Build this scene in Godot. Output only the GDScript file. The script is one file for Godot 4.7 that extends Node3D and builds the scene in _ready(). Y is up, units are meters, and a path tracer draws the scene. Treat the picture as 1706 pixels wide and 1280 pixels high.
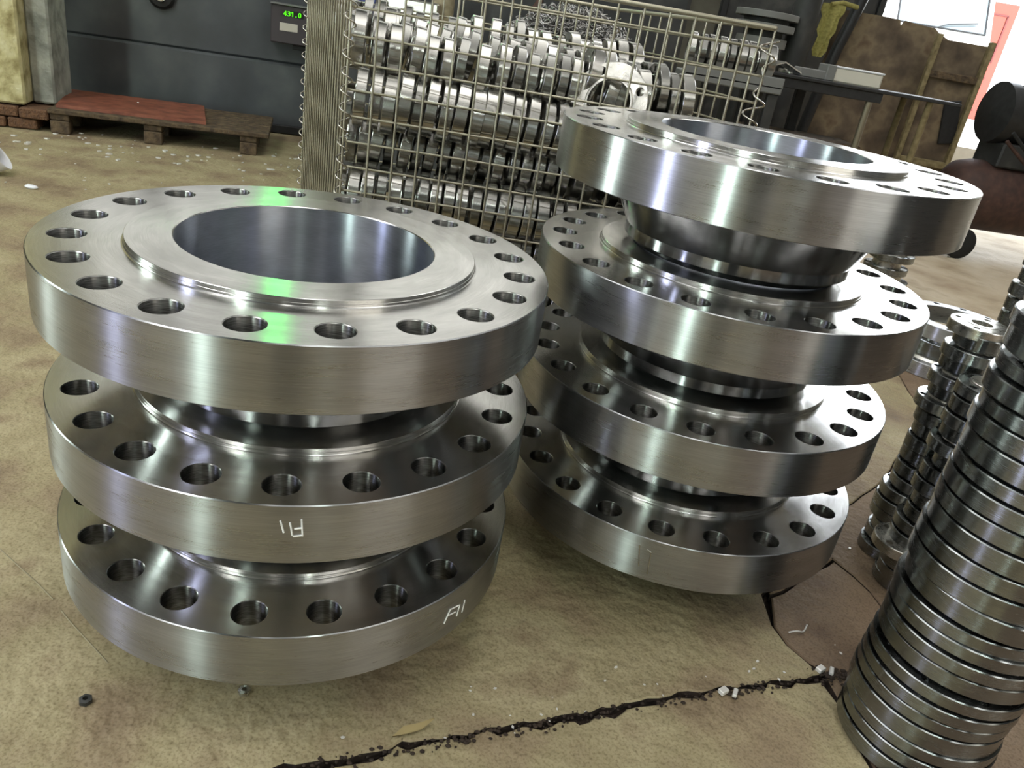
extends Node3D
# A machine shop floor: two stacks of big weld neck flanges, smaller flange stacks, a wire basket, machines behind.

class MB:
	var v := PackedVector3Array()
	var n := PackedVector3Array()
	var uv := PackedVector2Array()
	var ix := PackedInt32Array()
	func pt(p: Vector3, nn: Vector3, t := Vector2.ZERO) -> int:
		v.push_back(p); n.push_back(nn); uv.push_back(t)
		return v.size() - 1
	func tri(a: int, b: int, c: int) -> void:
		var f := (v[b] - v[a]).cross(v[c] - v[a])
		if f.dot(n[a] + n[b] + n[c]) > 0.0:
			ix.push_back(a); ix.push_back(c); ix.push_back(b)
		else:
			ix.push_back(a); ix.push_back(b); ix.push_back(c)
	func quad(a: int, b: int, c: int, d: int) -> void:
		tri(a, b, c); tri(a, c, d)
	func flat(ps: Array, nn: Vector3, uvs: Array = []) -> void:
		var f := v.size()
		for k in ps.size():
			pt(ps[k], nn, uvs[k] if uvs.size() else Vector2(ps[k].x + ps[k].z, ps[k].y))
		for k in range(1, ps.size() - 1):
			tri(f, f + k, f + k + 1)
	# a box with chamfered edges
	func box(c: Vector3, s: Vector3, ch := 0.003, b := Basis.IDENTITY) -> void:
		var h := s * 0.5
		ch = minf(ch, minf(h.x, minf(h.y, h.z)) * 0.6)
		var at := func(k: Array) -> Vector3: return c + b * Vector3(k[0], k[1], k[2])
		for ax in 3:
			var a1 := (ax + 1) % 3
			var a2 := (ax + 2) % 3
			for sg in [-1.0, 1.0]:
				var ps := []
				var us := []
				for q in [[-1, -1], [1, -1], [1, 1], [-1, 1]]:
					var k := [0.0, 0.0, 0.0]
					k[ax] = sg * h[ax]; k[a1] = q[0] * (h[a1] - ch); k[a2] = q[1] * (h[a2] - ch)
					ps.push_back(at.call(k)); us.push_back(Vector2(k[a1], k[a2]))
				var nn := Vector3.ZERO
				nn[ax] = sg
				flat(ps, b * nn, us)
			for s1 in [-1.0, 1.0]:
				for s2 in [-1.0, 1.0]:
					var ps := []
					for q in [[-1, 0], [1, 0], [1, 1], [-1, 1]]:
						var k := [0.0, 0.0, 0.0]
						k[ax] = q[0] * (h[ax] - ch)
						k[a1] = s1 * (h[a1] - (ch if q[1] == 1 else 0.0)); k[a2] = s2 * (h[a2] - (0.0 if q[1] == 1 else ch))
						ps.push_back(at.call(k))
					var nn := Vector3.ZERO
					nn[a1] = s1; nn[a2] = s2
					flat(ps, b * nn.normalized())
		for sx in [-1.0, 1.0]:
			for sy in [-1.0, 1.0]:
				for sz in [-1.0, 1.0]:
					flat([at.call([sx * h.x, sy * (h.y - ch), sz * (h.z - ch)]), at.call([sx * (h.x - ch), sy * h.y, sz * (h.z - ch)]), at.call([sx * (h.x - ch), sy * (h.y - ch), sz * h.z])], b * Vector3(sx, sy, sz).normalized())
	# a profile of (radius, height) turned about y; each step of it keeps its own flat normal
	func lathe(pr: Array, seg: int, ur := 3.0, vs := 12.0, start := 0.0, inward := false, smooth := false) -> void:
		var along := 0.0
		var nr := []
		for k in pr.size() - 1:
			var d: Vector2 = pr[k + 1] - pr[k]
			var m := Vector2(d.y, -d.x).normalized()
			nr.push_back(m)
		for k in pr.size() - 1:
			var p: Vector2 = pr[k]
			var q: Vector2 = pr[k + 1]
			var l := p.distance_to(q)
			if l < 1e-7:
				continue
			var np: Vector2 = nr[k]
			var nq: Vector2 = nr[k]
			if smooth:
				if k > 0: np = (nr[k] + nr[k - 1]).normalized()
				if k < pr.size() - 2: nq = (nr[k] + nr[k + 1]).normalized()
			if inward:
				np = -np; nq = -nq
			var f := v.size()
			for i in seg + 1:
				var t := start + TAU * i / seg
				var c := cos(t)
				var s := sin(t)
				pt(Vector3(p.x * c, p.y, p.x * s), Vector3(np.x * c, np.y, np.x * s), Vector2(ur * i / seg, along * vs))
				pt(Vector3(q.x * c, q.y, q.x * s), Vector3(nq.x * c, nq.y, nq.x * s), Vector2(ur * i / seg, (along + l) * vs))
			for i in seg:
				var a := f + i * 2
				quad(a, a + 2, a + 3, a + 1)
			along += l
	# a flat ring drilled with bolt holes
	func drilled(r0: float, r1: float, y: float, up: float, bc: float, hr: float, cnt: int, arc: int, side: int, ur := 3.0, vs := 12.0) -> void:
		var da := PI / cnt
		for i in cnt:
			var mid := TAU * i / cnt
			var polar := []
			for k in arc: polar.push_back(Vector2(r0, -da + 2.0 * da * k / arc))
			for k in side: polar.push_back(Vector2(r0 + (r1 - r0) * k / side, da))
			for k in arc: polar.push_back(Vector2(r1, da - 2.0 * da * k / arc))
			for k in side: polar.push_back(Vector2(r1 - (r1 - r0) * k / side, -da))
			var f := v.size()
			var m := polar.size()
			for w: Vector2 in polar:
				var e := Vector2(w.x * cos(w.y), w.x * sin(w.y))
				var g := Vector2(bc, 0) + (e - Vector2(bc, 0)).normalized() * hr
				for o in [e, g]:
					var th := mid + atan2(o.y, o.x)
					var r: float = o.length()
					pt(Vector3(r * cos(th), y, r * sin(th)), Vector3(0, up, 0), Vector2(ur * th / TAU, r * vs))
			for k in m:
				var a := f + 2 * k
				var b := f + 2 * ((k + 1) % m)
				quad(a, b, b + 1, a + 1)
	func tube(ps: Array, r: float, sides := 6, cap := true) -> void:
		var f := v.size()
		var m := ps.size()
		var side := Vector3.ZERO
		var along := 0.0
		for k in m:
			var d: Vector3 = (ps[mini(k + 1, m - 1)] - ps[maxi(k - 1, 0)]).normalized()
			if side == Vector3.ZERO:
				side = d.cross(Vector3.UP if absf(d.y) < 0.9 else Vector3.RIGHT).normalized()
			side = (side - d * side.dot(d)).normalized()
			var o := d.cross(side)
			if k > 0: along += ps[k].distance_to(ps[k - 1])
			for j in sides + 1:
				var t := TAU * j / sides
				var nn := side * cos(t) + o * sin(t)
				pt(ps[k] + nn * r, nn, Vector2(float(j) / sides, along * 8.0))
		for k in m - 1:
			for j in sides:
				var a := f + k * (sides + 1) + j
				quad(a, a + 1, a + sides + 2, a + sides + 1)
		if cap:
			for e in [0, m - 1]:
				var d: Vector3 = (ps[0] - ps[1]).normalized() if e == 0 else (ps[m - 1] - ps[m - 2]).normalized()
				var ring := []
				for j in sides: ring.push_back(v[f + e * (sides + 1) + j])
				flat(ring, d)
	# a polygon in x and z (counted as x, y of the points), raised from y0 to y1 with an eased top edge
	func slab(poly: PackedVector2Array, y0: float, y1: float, ease := 0.004, rim: MB = null) -> void:
		var ins := Geometry2D.offset_polygon(poly, -ease)
		var top: PackedVector2Array = ins[0] if ins.size() else poly
		var f := v.size()
		for p in top: pt(Vector3(p.x, y1, p.y), Vector3.UP, p)
		var ids := Geometry2D.triangulate_polygon(top)
		for k in ids.size() / 3: tri(f + ids[3 * k], f + ids[3 * k + 1], f + ids[3 * k + 2])
		var m := poly.size()
		var cw := Geometry2D.is_polygon_clockwise(poly)
		for k in m:
			var a := poly[k]
			var b := poly[(k + 1) % m]
			var d := (b - a).normalized()
			var o := Vector2(d.y, -d.x) * (-1.0 if cw else 1.0)
			var ia := a - o * ease
			var ib := b - o * ease
			(rim if rim else self).flat([Vector3(a.x, y0, a.y), Vector3(b.x, y0, b.y), Vector3(b.x, y1 - ease, b.y), Vector3(a.x, y1 - ease, a.y)], Vector3(o.x, 0, o.y))
			flat([Vector3(a.x, y1 - ease, a.y), Vector3(b.x, y1 - ease, b.y), Vector3(ib.x, y1, ib.y), Vector3(ia.x, y1, ia.y)], Vector3(o.x, 1, o.y).normalized())
	# an outline in x and y pushed through z, with plain edges
	func extrude(poly: PackedVector2Array, z0: float, z1: float, b := Basis.IDENTITY, c := Vector3.ZERO) -> void:
		var ids := Geometry2D.triangulate_polygon(poly)
		for z in [z0, z1]:
			var f := v.size()
			var nn := b * Vector3(0, 0, 1.0 if z == maxf(z0, z1) else -1.0)
			for p in poly: pt(c + b * Vector3(p.x, p.y, z), nn, p)
			for k in ids.size() / 3: tri(f + ids[3 * k], f + ids[3 * k + 1], f + ids[3 * k + 2])
		var cw := Geometry2D.is_polygon_clockwise(poly)
		for k in poly.size():
			var p := poly[k]
			var q := poly[(k + 1) % poly.size()]
			var d := (q - p).normalized()
			var o := Vector2(d.y, -d.x) * (-1.0 if cw else 1.0)
			flat([c + b * Vector3(p.x, p.y, z0), c + b * Vector3(q.x, q.y, z0), c + b * Vector3(q.x, q.y, z1), c + b * Vector3(p.x, p.y, z1)], b * Vector3(o.x, o.y, 0))
	func done() -> ArrayMesh:
		var a := []
		a.resize(Mesh.ARRAY_MAX)
		a[Mesh.ARRAY_VERTEX] = v; a[Mesh.ARRAY_NORMAL] = n; a[Mesh.ARRAY_TEX_UV] = uv; a[Mesh.ARRAY_INDEX] = ix
		var me := ArrayMesh.new()
		me.add_surface_from_arrays(Mesh.PRIMITIVE_TRIANGLES, a)
		return me

var rng := RandomNumberGenerator.new()
var M := {}
var taken := {}
const ORD := ["first", "second", "third", "fourth", "fifth", "sixth", "seventh", "eighth", "ninth", "tenth", "eleventh", "twelfth", "thirteenth", "fourteenth", "fifteenth", "sixteenth", "seventeenth", "eighteenth", "nineteenth", "twentieth", "twenty-first", "twenty-second", "twenty-third", "twenty-fourth", "twenty-fifth", "twenty-sixth", "twenty-seventh", "twenty-eighth", "twenty-ninth", "thirtieth", "thirty-first", "thirty-second"]

func numbered(called: String) -> String:
	if not taken.has(called):
		taken[called] = 0
		return called
	taken[called] += 1
	return "%s_%03d" % [called, taken[called]]

func tag(o: Node, label: String, category := "", group := "", kind := "") -> Node:
	if label: o.set_meta("label", label)
	if category: o.set_meta("category", category)
	if group: o.set_meta("group", group)
	if kind: o.set_meta("kind", kind)
	return o

func thing(called: String, label: String, category: String, at := Vector3.ZERO, turn := Basis.IDENTITY, group := "") -> Node3D:
	var o := Node3D.new()
	o.name = numbered(called)
	o.transform = Transform3D(turn, at)
	add_child(o, true)
	tag(o, label, category, group)
	return o

func mesh(called: String, m, mat: Material, parent: Node = null, at := Vector3.ZERO, turn := Basis.IDENTITY) -> MeshInstance3D:
	var o := MeshInstance3D.new()
	o.mesh = m.done() if m is MB else m
	o.material_override = mat
	o.transform = Transform3D(turn, at)
	o.cast_shadow = GeometryInstance3D.SHADOW_CASTING_SETTING_ON
	if parent == null:
		o.name = numbered(called)
		add_child(o, true)
	else:
		o.name = called
		var k := 0
		while parent.has_node(NodePath(String(o.name))):
			k += 1
			o.name = "%s_%03d" % [called, k]
		parent.add_child(o, true)
	return o

func copy(src: Node3D, label: String, group: String, at: Vector3, turn := Basis.IDENTITY, called := "") -> Node3D:
	var o: Node3D = src.duplicate()
	o.name = numbered(called if called else String(src.name).rstrip("0123456789").trim_suffix("_"))
	add_child(o, true)
	o.transform = Transform3D(turn, at)
	tag(o, label, "", group)
	return o

func struct(called: String, m, mat: Material, at := Vector3.ZERO, turn := Basis.IDENTITY) -> MeshInstance3D:
	var o := mesh(called, m, mat, null, at, turn)
	o.set_meta("kind", "structure")
	return o

func boxm(c: Vector3, s: Vector3, ch := 0.003, b := Basis.IDENTITY) -> MB:
	var m := MB.new()
	m.box(c, s, ch, b)
	return m

func yaw(a: float) -> Basis:
	return Basis(Vector3.UP, a)

# ------------------------------------------------------------------ materials
func noise_tex(freq: float, ramp: Array, sd: int, size := 512, octaves := 5, bump := false) -> NoiseTexture2D:
	var n := FastNoiseLite.new()
	n.seed = sd
	n.frequency = freq
	n.fractal_octaves = octaves
	n.noise_type = FastNoiseLite.TYPE_SIMPLEX_SMOOTH
	var t := NoiseTexture2D.new()
	t.width = size; t.height = size; t.seamless = true; t.noise = n
	if not bump:
		var g := Gradient.new()
		var off := PackedFloat32Array()
		var col := PackedColorArray()
		for k in ramp.size():
			off.push_back(ramp[k][0]); col.push_back(ramp[k][1])
		g.offsets = off; g.colors = col
		t.color_ramp = g
	return t

# turned marks: fine streaks that run long in u and short in v
func streaks(lo: float, hi: float, sd: int, long := 2.2, fine := 0.35, tint := Color.WHITE) -> ImageTexture:
	var a := FastNoiseLite.new()
	a.seed = sd; a.frequency = 1.0; a.fractal_octaves = 2
	var b := FastNoiseLite.new()
	b.seed = sd + 7; b.frequency = 0.02; b.fractal_octaves = 3
	var w := 256
	var im := Image.create(w, w, false, Image.FORMAT_RGB8)
	for x in w:
		var t := TAU * x / w
		var cx := cos(t) * long
		var cz := sin(t) * long
		for y in w:
			var s := a.get_noise_3d(cx, y * fine, cz) * 0.7 + b.get_noise_3d(cx * 18.0, sin(TAU * y / w) * 20.0, cz * 18.0 + cos(TAU * y / w) * 20.0) * 0.7
			var k := lerpf(lo, hi, clampf(0.5 + s, 0.0, 1.0))
			im.set_pixel(x, y, Color(k * tint.r, k * tint.g, k * tint.b))
	im.generate_mipmaps()
	return ImageTexture.create_from_image(im)

func mat(called: String, c: Color, rough := 0.7, metal := 0.0) -> StandardMaterial3D:
	var m := StandardMaterial3D.new()
	m.resource_name = called
	m.albedo_color = c
	m.roughness = rough
	m.metallic = metal
	M[called] = m
	return m

func tri_mat(called: String, tex: Texture2D, scale: float, rough: float, bump: Texture2D = null, depth := 0.2, world := false, metal := 0.0) -> StandardMaterial3D:
	var m := mat(called, Color.WHITE, rough, metal)
	m.albedo_texture = tex
	m.uv1_triplanar = true
	m.uv1_world_triplanar = world
	m.uv1_scale = Vector3.ONE * scale
	if bump:
		m.heightmap_enabled = true
		m.heightmap_texture = bump
		m.heightmap_scale = depth
	return m

func steel(called: String, c: Color, rough: Array, aniso: float, al: Texture2D = null, sd := 1, long := 2.2, fine := 0.35) -> StandardMaterial3D:
	var m := mat(called, c, 1.0, 1.0)
	m.roughness_texture = streaks(rough[0], rough[1], sd, long, fine)
	if al: m.albedo_texture = al
	if aniso != 0.0:
		m.anisotropy_enabled = true
		m.anisotropy = aniso
	return m

func c8(r: int, g: int, b: int) -> Color:
	return Color8(r, g, b)

func make_materials() -> void:
	var pale := streaks(0.90, 1.0, 11)
	var mottled := streaks(0.91, 1.0, 23, 1.6, 0.22)
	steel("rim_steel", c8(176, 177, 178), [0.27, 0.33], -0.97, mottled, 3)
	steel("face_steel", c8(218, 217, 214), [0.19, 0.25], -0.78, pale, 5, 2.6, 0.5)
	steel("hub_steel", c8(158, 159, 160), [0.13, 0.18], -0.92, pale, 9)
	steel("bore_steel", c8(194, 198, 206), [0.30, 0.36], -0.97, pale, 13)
	steel("hole_steel", c8(205, 204, 200), [0.28, 0.40], -0.96, streaks(0.5, 1.0, 17, 1.2, 0.9), 15, 1.5, 0.9)
	steel("disc_steel", c8(150, 153, 152), [0.20, 0.28], -0.95, mottled, 27)
	steel("disc_dark", c8(122, 125, 124), [0.20, 0.30], -0.94, mottled, 28)
	steel("bright_steel", c8(214, 211, 202), [0.24, 0.38], -0.5, pale, 29)
	var be := mat("basket_steel", c8(186, 184, 178), 0.24, 1.0)
	be.anisotropy_enabled = true; be.anisotropy = -0.8
	var bd := mat("basket_dark", c8(150, 149, 144), 0.26, 1.0)
	bd.anisotropy_enabled = true; bd.anisotropy = -0.8
	mat("wire", c8(176, 170, 150), 0.38, 0.85)
	mat("old_wire", c8(140, 132, 112), 0.5, 0.7)
	mat("coil", c8(190, 186, 176), 0.25, 1.0)
	mat("chip", c8(226, 223, 216), 0.4, 0.35)
	mat("swarf_steel", c8(168, 166, 162), 0.3, 1.0)
	mat("chalk", c8(240, 240, 236), 0.9)
	var cb := noise_tex(0.02, [], 41, 512, 6, true)
	var fb := noise_tex(0.035, [], 47, 512, 5, true)
	var olive := noise_tex(0.006, [[0.0, c8(122, 104, 82)], [0.35, c8(152, 136, 107)], [0.55, c8(160, 148, 114)], [0.75, c8(172, 160, 126)], [1.0, c8(136, 118, 92)]], 43, 1024, 6)
	var pits := noise_tex(0.05, [], 44, 1024, 5, true)
	var grain := noise_tex(0.045, [[0.0, c8(186, 180, 170)], [0.35, c8(232, 229, 223)], [0.6, c8(255, 255, 255)], [1.0, c8(235, 228, 216)]], 46, 1024, 6)
	tri_mat("slab_tan_daylit", noise_tex(0.007, [[0.0, c8(158, 138, 112)], [0.4, c8(186, 170, 144)], [0.7, c8(198, 184, 160)], [1.0, c8(160, 142, 116)]], 54), 0.6, 0.75, pits, 0.4, true)  # tan floor, made lighter to carry the doorway daylight
	for fm in [tri_mat("slab_olive", olive, 0.55, 0.72, pits, 0.4, true), tri_mat("slab_brown", noise_tex(0.007, [[0.0, c8(100, 80, 62)], [0.4, c8(128, 108, 86)], [0.6, c8(136, 116, 94)], [1.0, c8(116, 94, 74)]], 53, 1024, 6), 0.6, 0.75, pits, 0.4, true)]:
		fm.detail_enabled = true
		fm.detail_albedo = grain
		fm.detail_blend_mode = BaseMaterial3D.BLEND_MODE_MUL
		fm.detail_uv_layer = BaseMaterial3D.DETAIL_UV_2
		fm.uv2_triplanar = true
		fm.uv2_world_triplanar = true
		fm.uv2_scale = Vector3.ONE * 3.3
	tri_mat("dirt", noise_tex(0.02, [[0.0, c8(34, 26, 20)], [1.0, c8(64, 50, 38)]], 59), 2.0, 0.95, fb, 0.6, true)
	tri_mat("outside_ground", noise_tex(0.02, [[0.0, c8(200, 196, 188)], [1.0, c8(225, 222, 215)]], 60), 0.5, 0.9, null, 0.0, true)
	tri_mat("wall_paint", noise_tex(0.008, [[0.0, c8(84, 80, 70)], [0.5, c8(108, 104, 92)], [1.0, c8(122, 118, 106)]], 61), 0.5, 0.85, null, 0.0, true)
	tri_mat("pillar_plaster", noise_tex(0.012, [[0.0, c8(128, 116, 74)], [0.5, c8(182, 172, 126)], [1.0, c8(205, 198, 158)]], 67), 1.3, 0.9, fb, 0.5)
	tri_mat("pillar_grey", noise_tex(0.01, [[0.0, c8(110, 112, 104)], [0.5, c8(150, 152, 142)], [1.0, c8(176, 176, 164)]], 68), 1.3, 0.9, fb, 0.5)
	tri_mat("brick", noise_tex(0.02, [[0.0, c8(78, 54, 38)], [1.0, c8(122, 88, 60)]], 71), 4.0, 0.9, fb, 0.5)
	tri_mat("machine_grey", noise_tex(0.006, [[0.0, c8(62, 64, 66)], [0.5, c8(74, 77, 79)], [0.8, c8(86, 90, 90)], [1.0, c8(100, 104, 102)]], 73), 0.6, 0.5, fb, 0.05)
	tri_mat("machine_dark", noise_tex(0.01, [[0.0, c8(34, 34, 34)], [0.6, c8(50, 50, 48)], [1.0, c8(72, 70, 66)]], 79), 1.0, 0.6, fb, 0.1)
	tri_mat("black_paint", noise_tex(0.02, [[0.0, c8(20, 20, 21)], [1.0, c8(40, 40, 40)]], 83), 2.0, 0.5)
	tri_mat("red_board", noise_tex(0.012, [[0.0, c8(96, 54, 40)], [0.5, c8(132, 76, 56)], [1.0, c8(150, 92, 70)]], 89), 1.6, 0.6)
	tri_mat("old_wood", noise_tex(0.015, [[0.0, c8(58, 46, 34)], [0.5, c8(84, 69, 50)], [1.0, c8(112, 94, 68)]], 97), 2.2, 0.9, fb, 0.4)
	tri_mat("dirty_sheet", noise_tex(0.007, [[0.0, c8(66, 54, 42)], [0.45, c8(98, 84, 66)], [0.7, c8(122, 106, 82)], [1.0, c8(90, 72, 54)]], 101), 1.0, 0.8)
	tri_mat("pale_wood", noise_tex(0.015, [[0.0, c8(92, 80, 54)], [0.5, c8(128, 114, 80)], [1.0, c8(150, 138, 104)]], 103), 2.0, 0.85)
	tri_mat("rust_red", noise_tex(0.015, [[0.0, c8(44, 30, 25)], [0.5, c8(66, 42, 34)], [1.0, c8(84, 60, 48)]], 107), 2.0, 0.7)
	tri_mat("rag", noise_tex(0.02, [[0.0, c8(120, 112, 58)], [1.0, c8(176, 168, 100)]], 109), 4.0, 0.95)
	tri_mat("stone_beige", noise_tex(0.02, [[0.0, c8(128, 118, 92)], [1.0, c8(168, 158, 130)]], 110), 3.0, 0.85)
	mat("white_paint", c8(232, 232, 228), 0.5)
	mat("blue_paint", c8(38, 52, 110), 0.5)
	mat("red_door", c8(138, 50, 34), 0.6)
	mat("dark_line", c8(84, 26, 20), 0.6)
	mat("rubber", c8(24, 24, 24), 0.8)
	mat("cardboard", c8(96, 70, 50), 0.9)
	mat("paper", c8(206, 200, 184), 0.9)
	mat("plastic_white", c8(225, 225, 228), 0.4)
	mat("grey_paint", c8(120, 120, 116), 0.5)
	mat("box_plastic", c8(70, 64, 66), 0.5)
	mat("leaf", c8(168, 150, 104), 0.8)
	mat("van_glass", c8(88, 96, 98), 0.12)
	var led := mat("green_digits", c8(20, 60, 10), 0.5)
	led.emission_enabled = true; led.emission = Color(0.28, 1.0, 0.02); led.emission_energy_multiplier = 1.6
	var beacon := mat("unseen_lamp_green", c8(10, 70, 30), 0.3)
	beacon.emission_enabled = true; beacon.emission = Color(0.02, 1.0, 0.25); beacon.emission_energy_multiplier = 14.0

func glow(called: String, c: Color, e: float) -> StandardMaterial3D:
	var m := mat(called, c8(220, 222, 220), 0.6)
	m.emission_enabled = true; m.emission = c; m.emission_energy_multiplier = e
	return m

# frosted panes out of view, with an area light just before their glowing face
func unseen_window_panel(called: String, centre: Vector3, w: float, h: float, turn: float, col: Color, radiance: float, cols: int, rows: int, pane_glow := 0.35) -> void:
	var o := Node3D.new()
	o.name = called
	o.set_meta("kind", "structure")
	o.transform = Transform3D(yaw(turn), centre)
	add_child(o, true)
	var gm := glow(called + "_pane", col, pane_glow * radiance)
	var pw := w / cols
	var ph := h / rows
	for i in cols:
		for j in rows:
			mesh("pane", boxm(Vector3(-w / 2 + pw * (i + 0.5), -h / 2 + ph * (j + 0.5), -0.03), Vector3(pw - 0.04, ph - 0.04, 0.01), 0.001), gm, o)
	for i in cols + 1:
		mesh("frame", boxm(Vector3(-w / 2 + pw * i, 0, -0.025), Vector3(0.05, h + 0.05, 0.05)), M.grey_paint, o)
	for j in rows + 1:
		mesh("frame", boxm(Vector3(0, -h / 2 + ph * j, -0.025), Vector3(w + 0.05, 0.05, 0.04)), M.grey_paint, o)
	var l := AreaLight3D.new()
	l.name = called + "_daylight"
	l.area_size = Vector2(w, h)
	l.light_color = col.linear_to_srgb()
	l.light_energy = (1.0 - pane_glow) * radiance * w * h / PI
	l.shadow_enabled = true
	l.set("omni_range", 30.0); l.set("area_range", 30.0)
	l.transform = Transform3D(yaw(turn + PI), centre + yaw(turn) * Vector3(0, 0, 0.03))
	add_child(l)

# ------------------------------------------------------------------ the big flanges
const FY := 0.1928      # height of the drilled face above the end of the neck
const FT := 0.083
var bigs := []

func make_big() -> Node3D:
	var o := Node3D.new()
	var d := MB.new()
	var st := -PI / 20
	var b := FY - FT
	d.lathe([Vector2(0.246, b), Vector2(0.3428, b), Vector2(0.344, b + 0.0012), Vector2(0.344, FY - 0.0013), Vector2(0.3427, FY)], 160, 3, 12, st)
	d.drilled(0.2385, 0.3427, FY, 1.0, 0.3015, 0.0235, 20, 8, 8)
	mesh("flange_disc", d, M.rim_steel, o)
	o.get_child(0).mesh = null
	var rim := MB.new()
	rim.lathe([Vector2(0.3428, b), Vector2(0.344, b + 0.0012), Vector2(0.344, FY - 0.0013), Vector2(0.3427, FY)], 160, 3, 12, st)
	o.get_child(0).mesh = rim.done()
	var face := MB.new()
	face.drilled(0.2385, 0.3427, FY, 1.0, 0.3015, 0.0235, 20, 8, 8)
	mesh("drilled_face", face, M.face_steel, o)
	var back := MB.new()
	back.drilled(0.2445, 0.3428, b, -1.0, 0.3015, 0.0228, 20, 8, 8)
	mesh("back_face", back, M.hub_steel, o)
	var rf := MB.new()
	rf.lathe([Vector2(0.2386, FY), Vector2(0.2366, FY + 0.0004), Vector2(0.2360, FY + 0.0012), Vector2(0.2360, FY + 0.0042), Vector2(0.2353, FY + 0.0045), Vector2(0.2353, FY + 0.0095), Vector2(0.2347, FY + 0.01), Vector2(0.1775, FY + 0.01), Vector2(0.1762, FY + 0.0088)], 160, 3, 12, st)
	mesh("raised_face", rf, M.face_steel, o)
	var bo := MB.new()
	bo.lathe([Vector2(0.1762, FY + 0.0088), Vector2(0.1762, 0.0)], 128, 3, 12, st)
	mesh("bore", bo, M.bore_steel, o)
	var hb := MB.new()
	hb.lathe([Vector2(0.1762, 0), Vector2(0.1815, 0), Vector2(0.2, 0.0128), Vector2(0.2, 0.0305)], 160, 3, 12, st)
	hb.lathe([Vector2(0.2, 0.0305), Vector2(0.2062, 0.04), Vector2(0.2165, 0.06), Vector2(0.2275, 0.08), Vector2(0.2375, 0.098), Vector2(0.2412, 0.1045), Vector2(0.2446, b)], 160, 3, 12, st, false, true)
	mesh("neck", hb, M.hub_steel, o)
	var ho := MB.new()
	ho.lathe([Vector2(0.0228, b - 0.0002), Vector2(0.0226, b + 0.001), Vector2(0.0226, FY - 0.0012), Vector2(0.0240, FY - 0.0002)], 32, 1, 12, 0, true)
	var hm := ho.done()
	for k in 20:
		var t := TAU * k / 20
		mesh("bolt_hole", hm, M.hole_steel, o, Vector3(0.3015 * cos(t), 0, 0.3015 * sin(t)))
	return o

func chalk(o: Node3D, ang: float, strokes: Array) -> void:
	var m := MB.new()
	for s in strokes:
		var ps := []
		for k in 6:
			var f := k / 5.0
			var th: float = lerpf(s[0], s[2], f) + ang
			ps.push_back(Vector3(0.3443 * cos(th), FY + lerpf(s[1], s[3], f), 0.3443 * sin(th)))
		m.tube(ps, 0.0011, 5)
	tag(mesh("chalk_mark", m, M.chalk, o), "white chalk letters F11 written on the rim")

# ------------------------------------------------------------------ small flanges
func make_small(r: float, t: float, bore: float, hub_r: float, hub_h: float, holes: int, hr: float, m: Material, hubm: Material, seg := 64) -> Node3D:
	var o := Node3D.new()
	var d := MB.new()
	var st := -PI / holes
	var arc := seg / holes
	var bc := (maxf(hub_r, bore) + r) * 0.5
	d.lathe([Vector2(r - 0.0015, 0), Vector2(r, 0.0015), Vector2(r, t - 0.0015), Vector2(r - 0.0015, t)], seg, 2, 12, st)
	d.drilled(bore, r - 0.0015, t, 1.0, bc, hr, holes, arc, 6)
	d.drilled(bore, r - 0.0015, 0, -1.0, bc, hr, holes, arc, 6)
	for k in holes:
		var f := MB.new()
		f.lathe([Vector2(hr, 0), Vector2(hr, t)], 12, 1, 12, 0, true)
		var th := TAU * k / holes
		var base := d.v.size()
		for i in f.v.size():
			d.pt(f.v[i] + Vector3(bc * cos(th), 0, bc * sin(th)), f.n[i], f.uv[i])
		for i in f.ix: d.ix.push_back(base + i)
	mesh("disc", d, m, o)
	var h := MB.new()
	h.lathe([Vector2(hub_r, t), Vector2(hub_r * 0.97, t + hub_h * 0.8), Vector2(hub_r * 0.94, t + hub_h), Vector2(bore, t + hub_h), Vector2(bore, 0)], seg, 2, 12, st)
	mesh("hub", h, hubm, o)
	return o

func adopt(o: Node3D, called: String, label: String, category: String, at: Vector3, turn := Basis.IDENTITY, group := "") -> Node3D:
	o.name = numbered(called)
	o.transform = Transform3D(turn, at)
	add_child(o, true)
	tag(o, label, category, group)
	return o

func place(proto: Node3D, called: String, label: String, at: Vector3, turn: Basis, group: String) -> Node3D:
	var o: Node3D = proto.duplicate()
	return adopt(o, called, label, "flange", at, turn, group)

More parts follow.
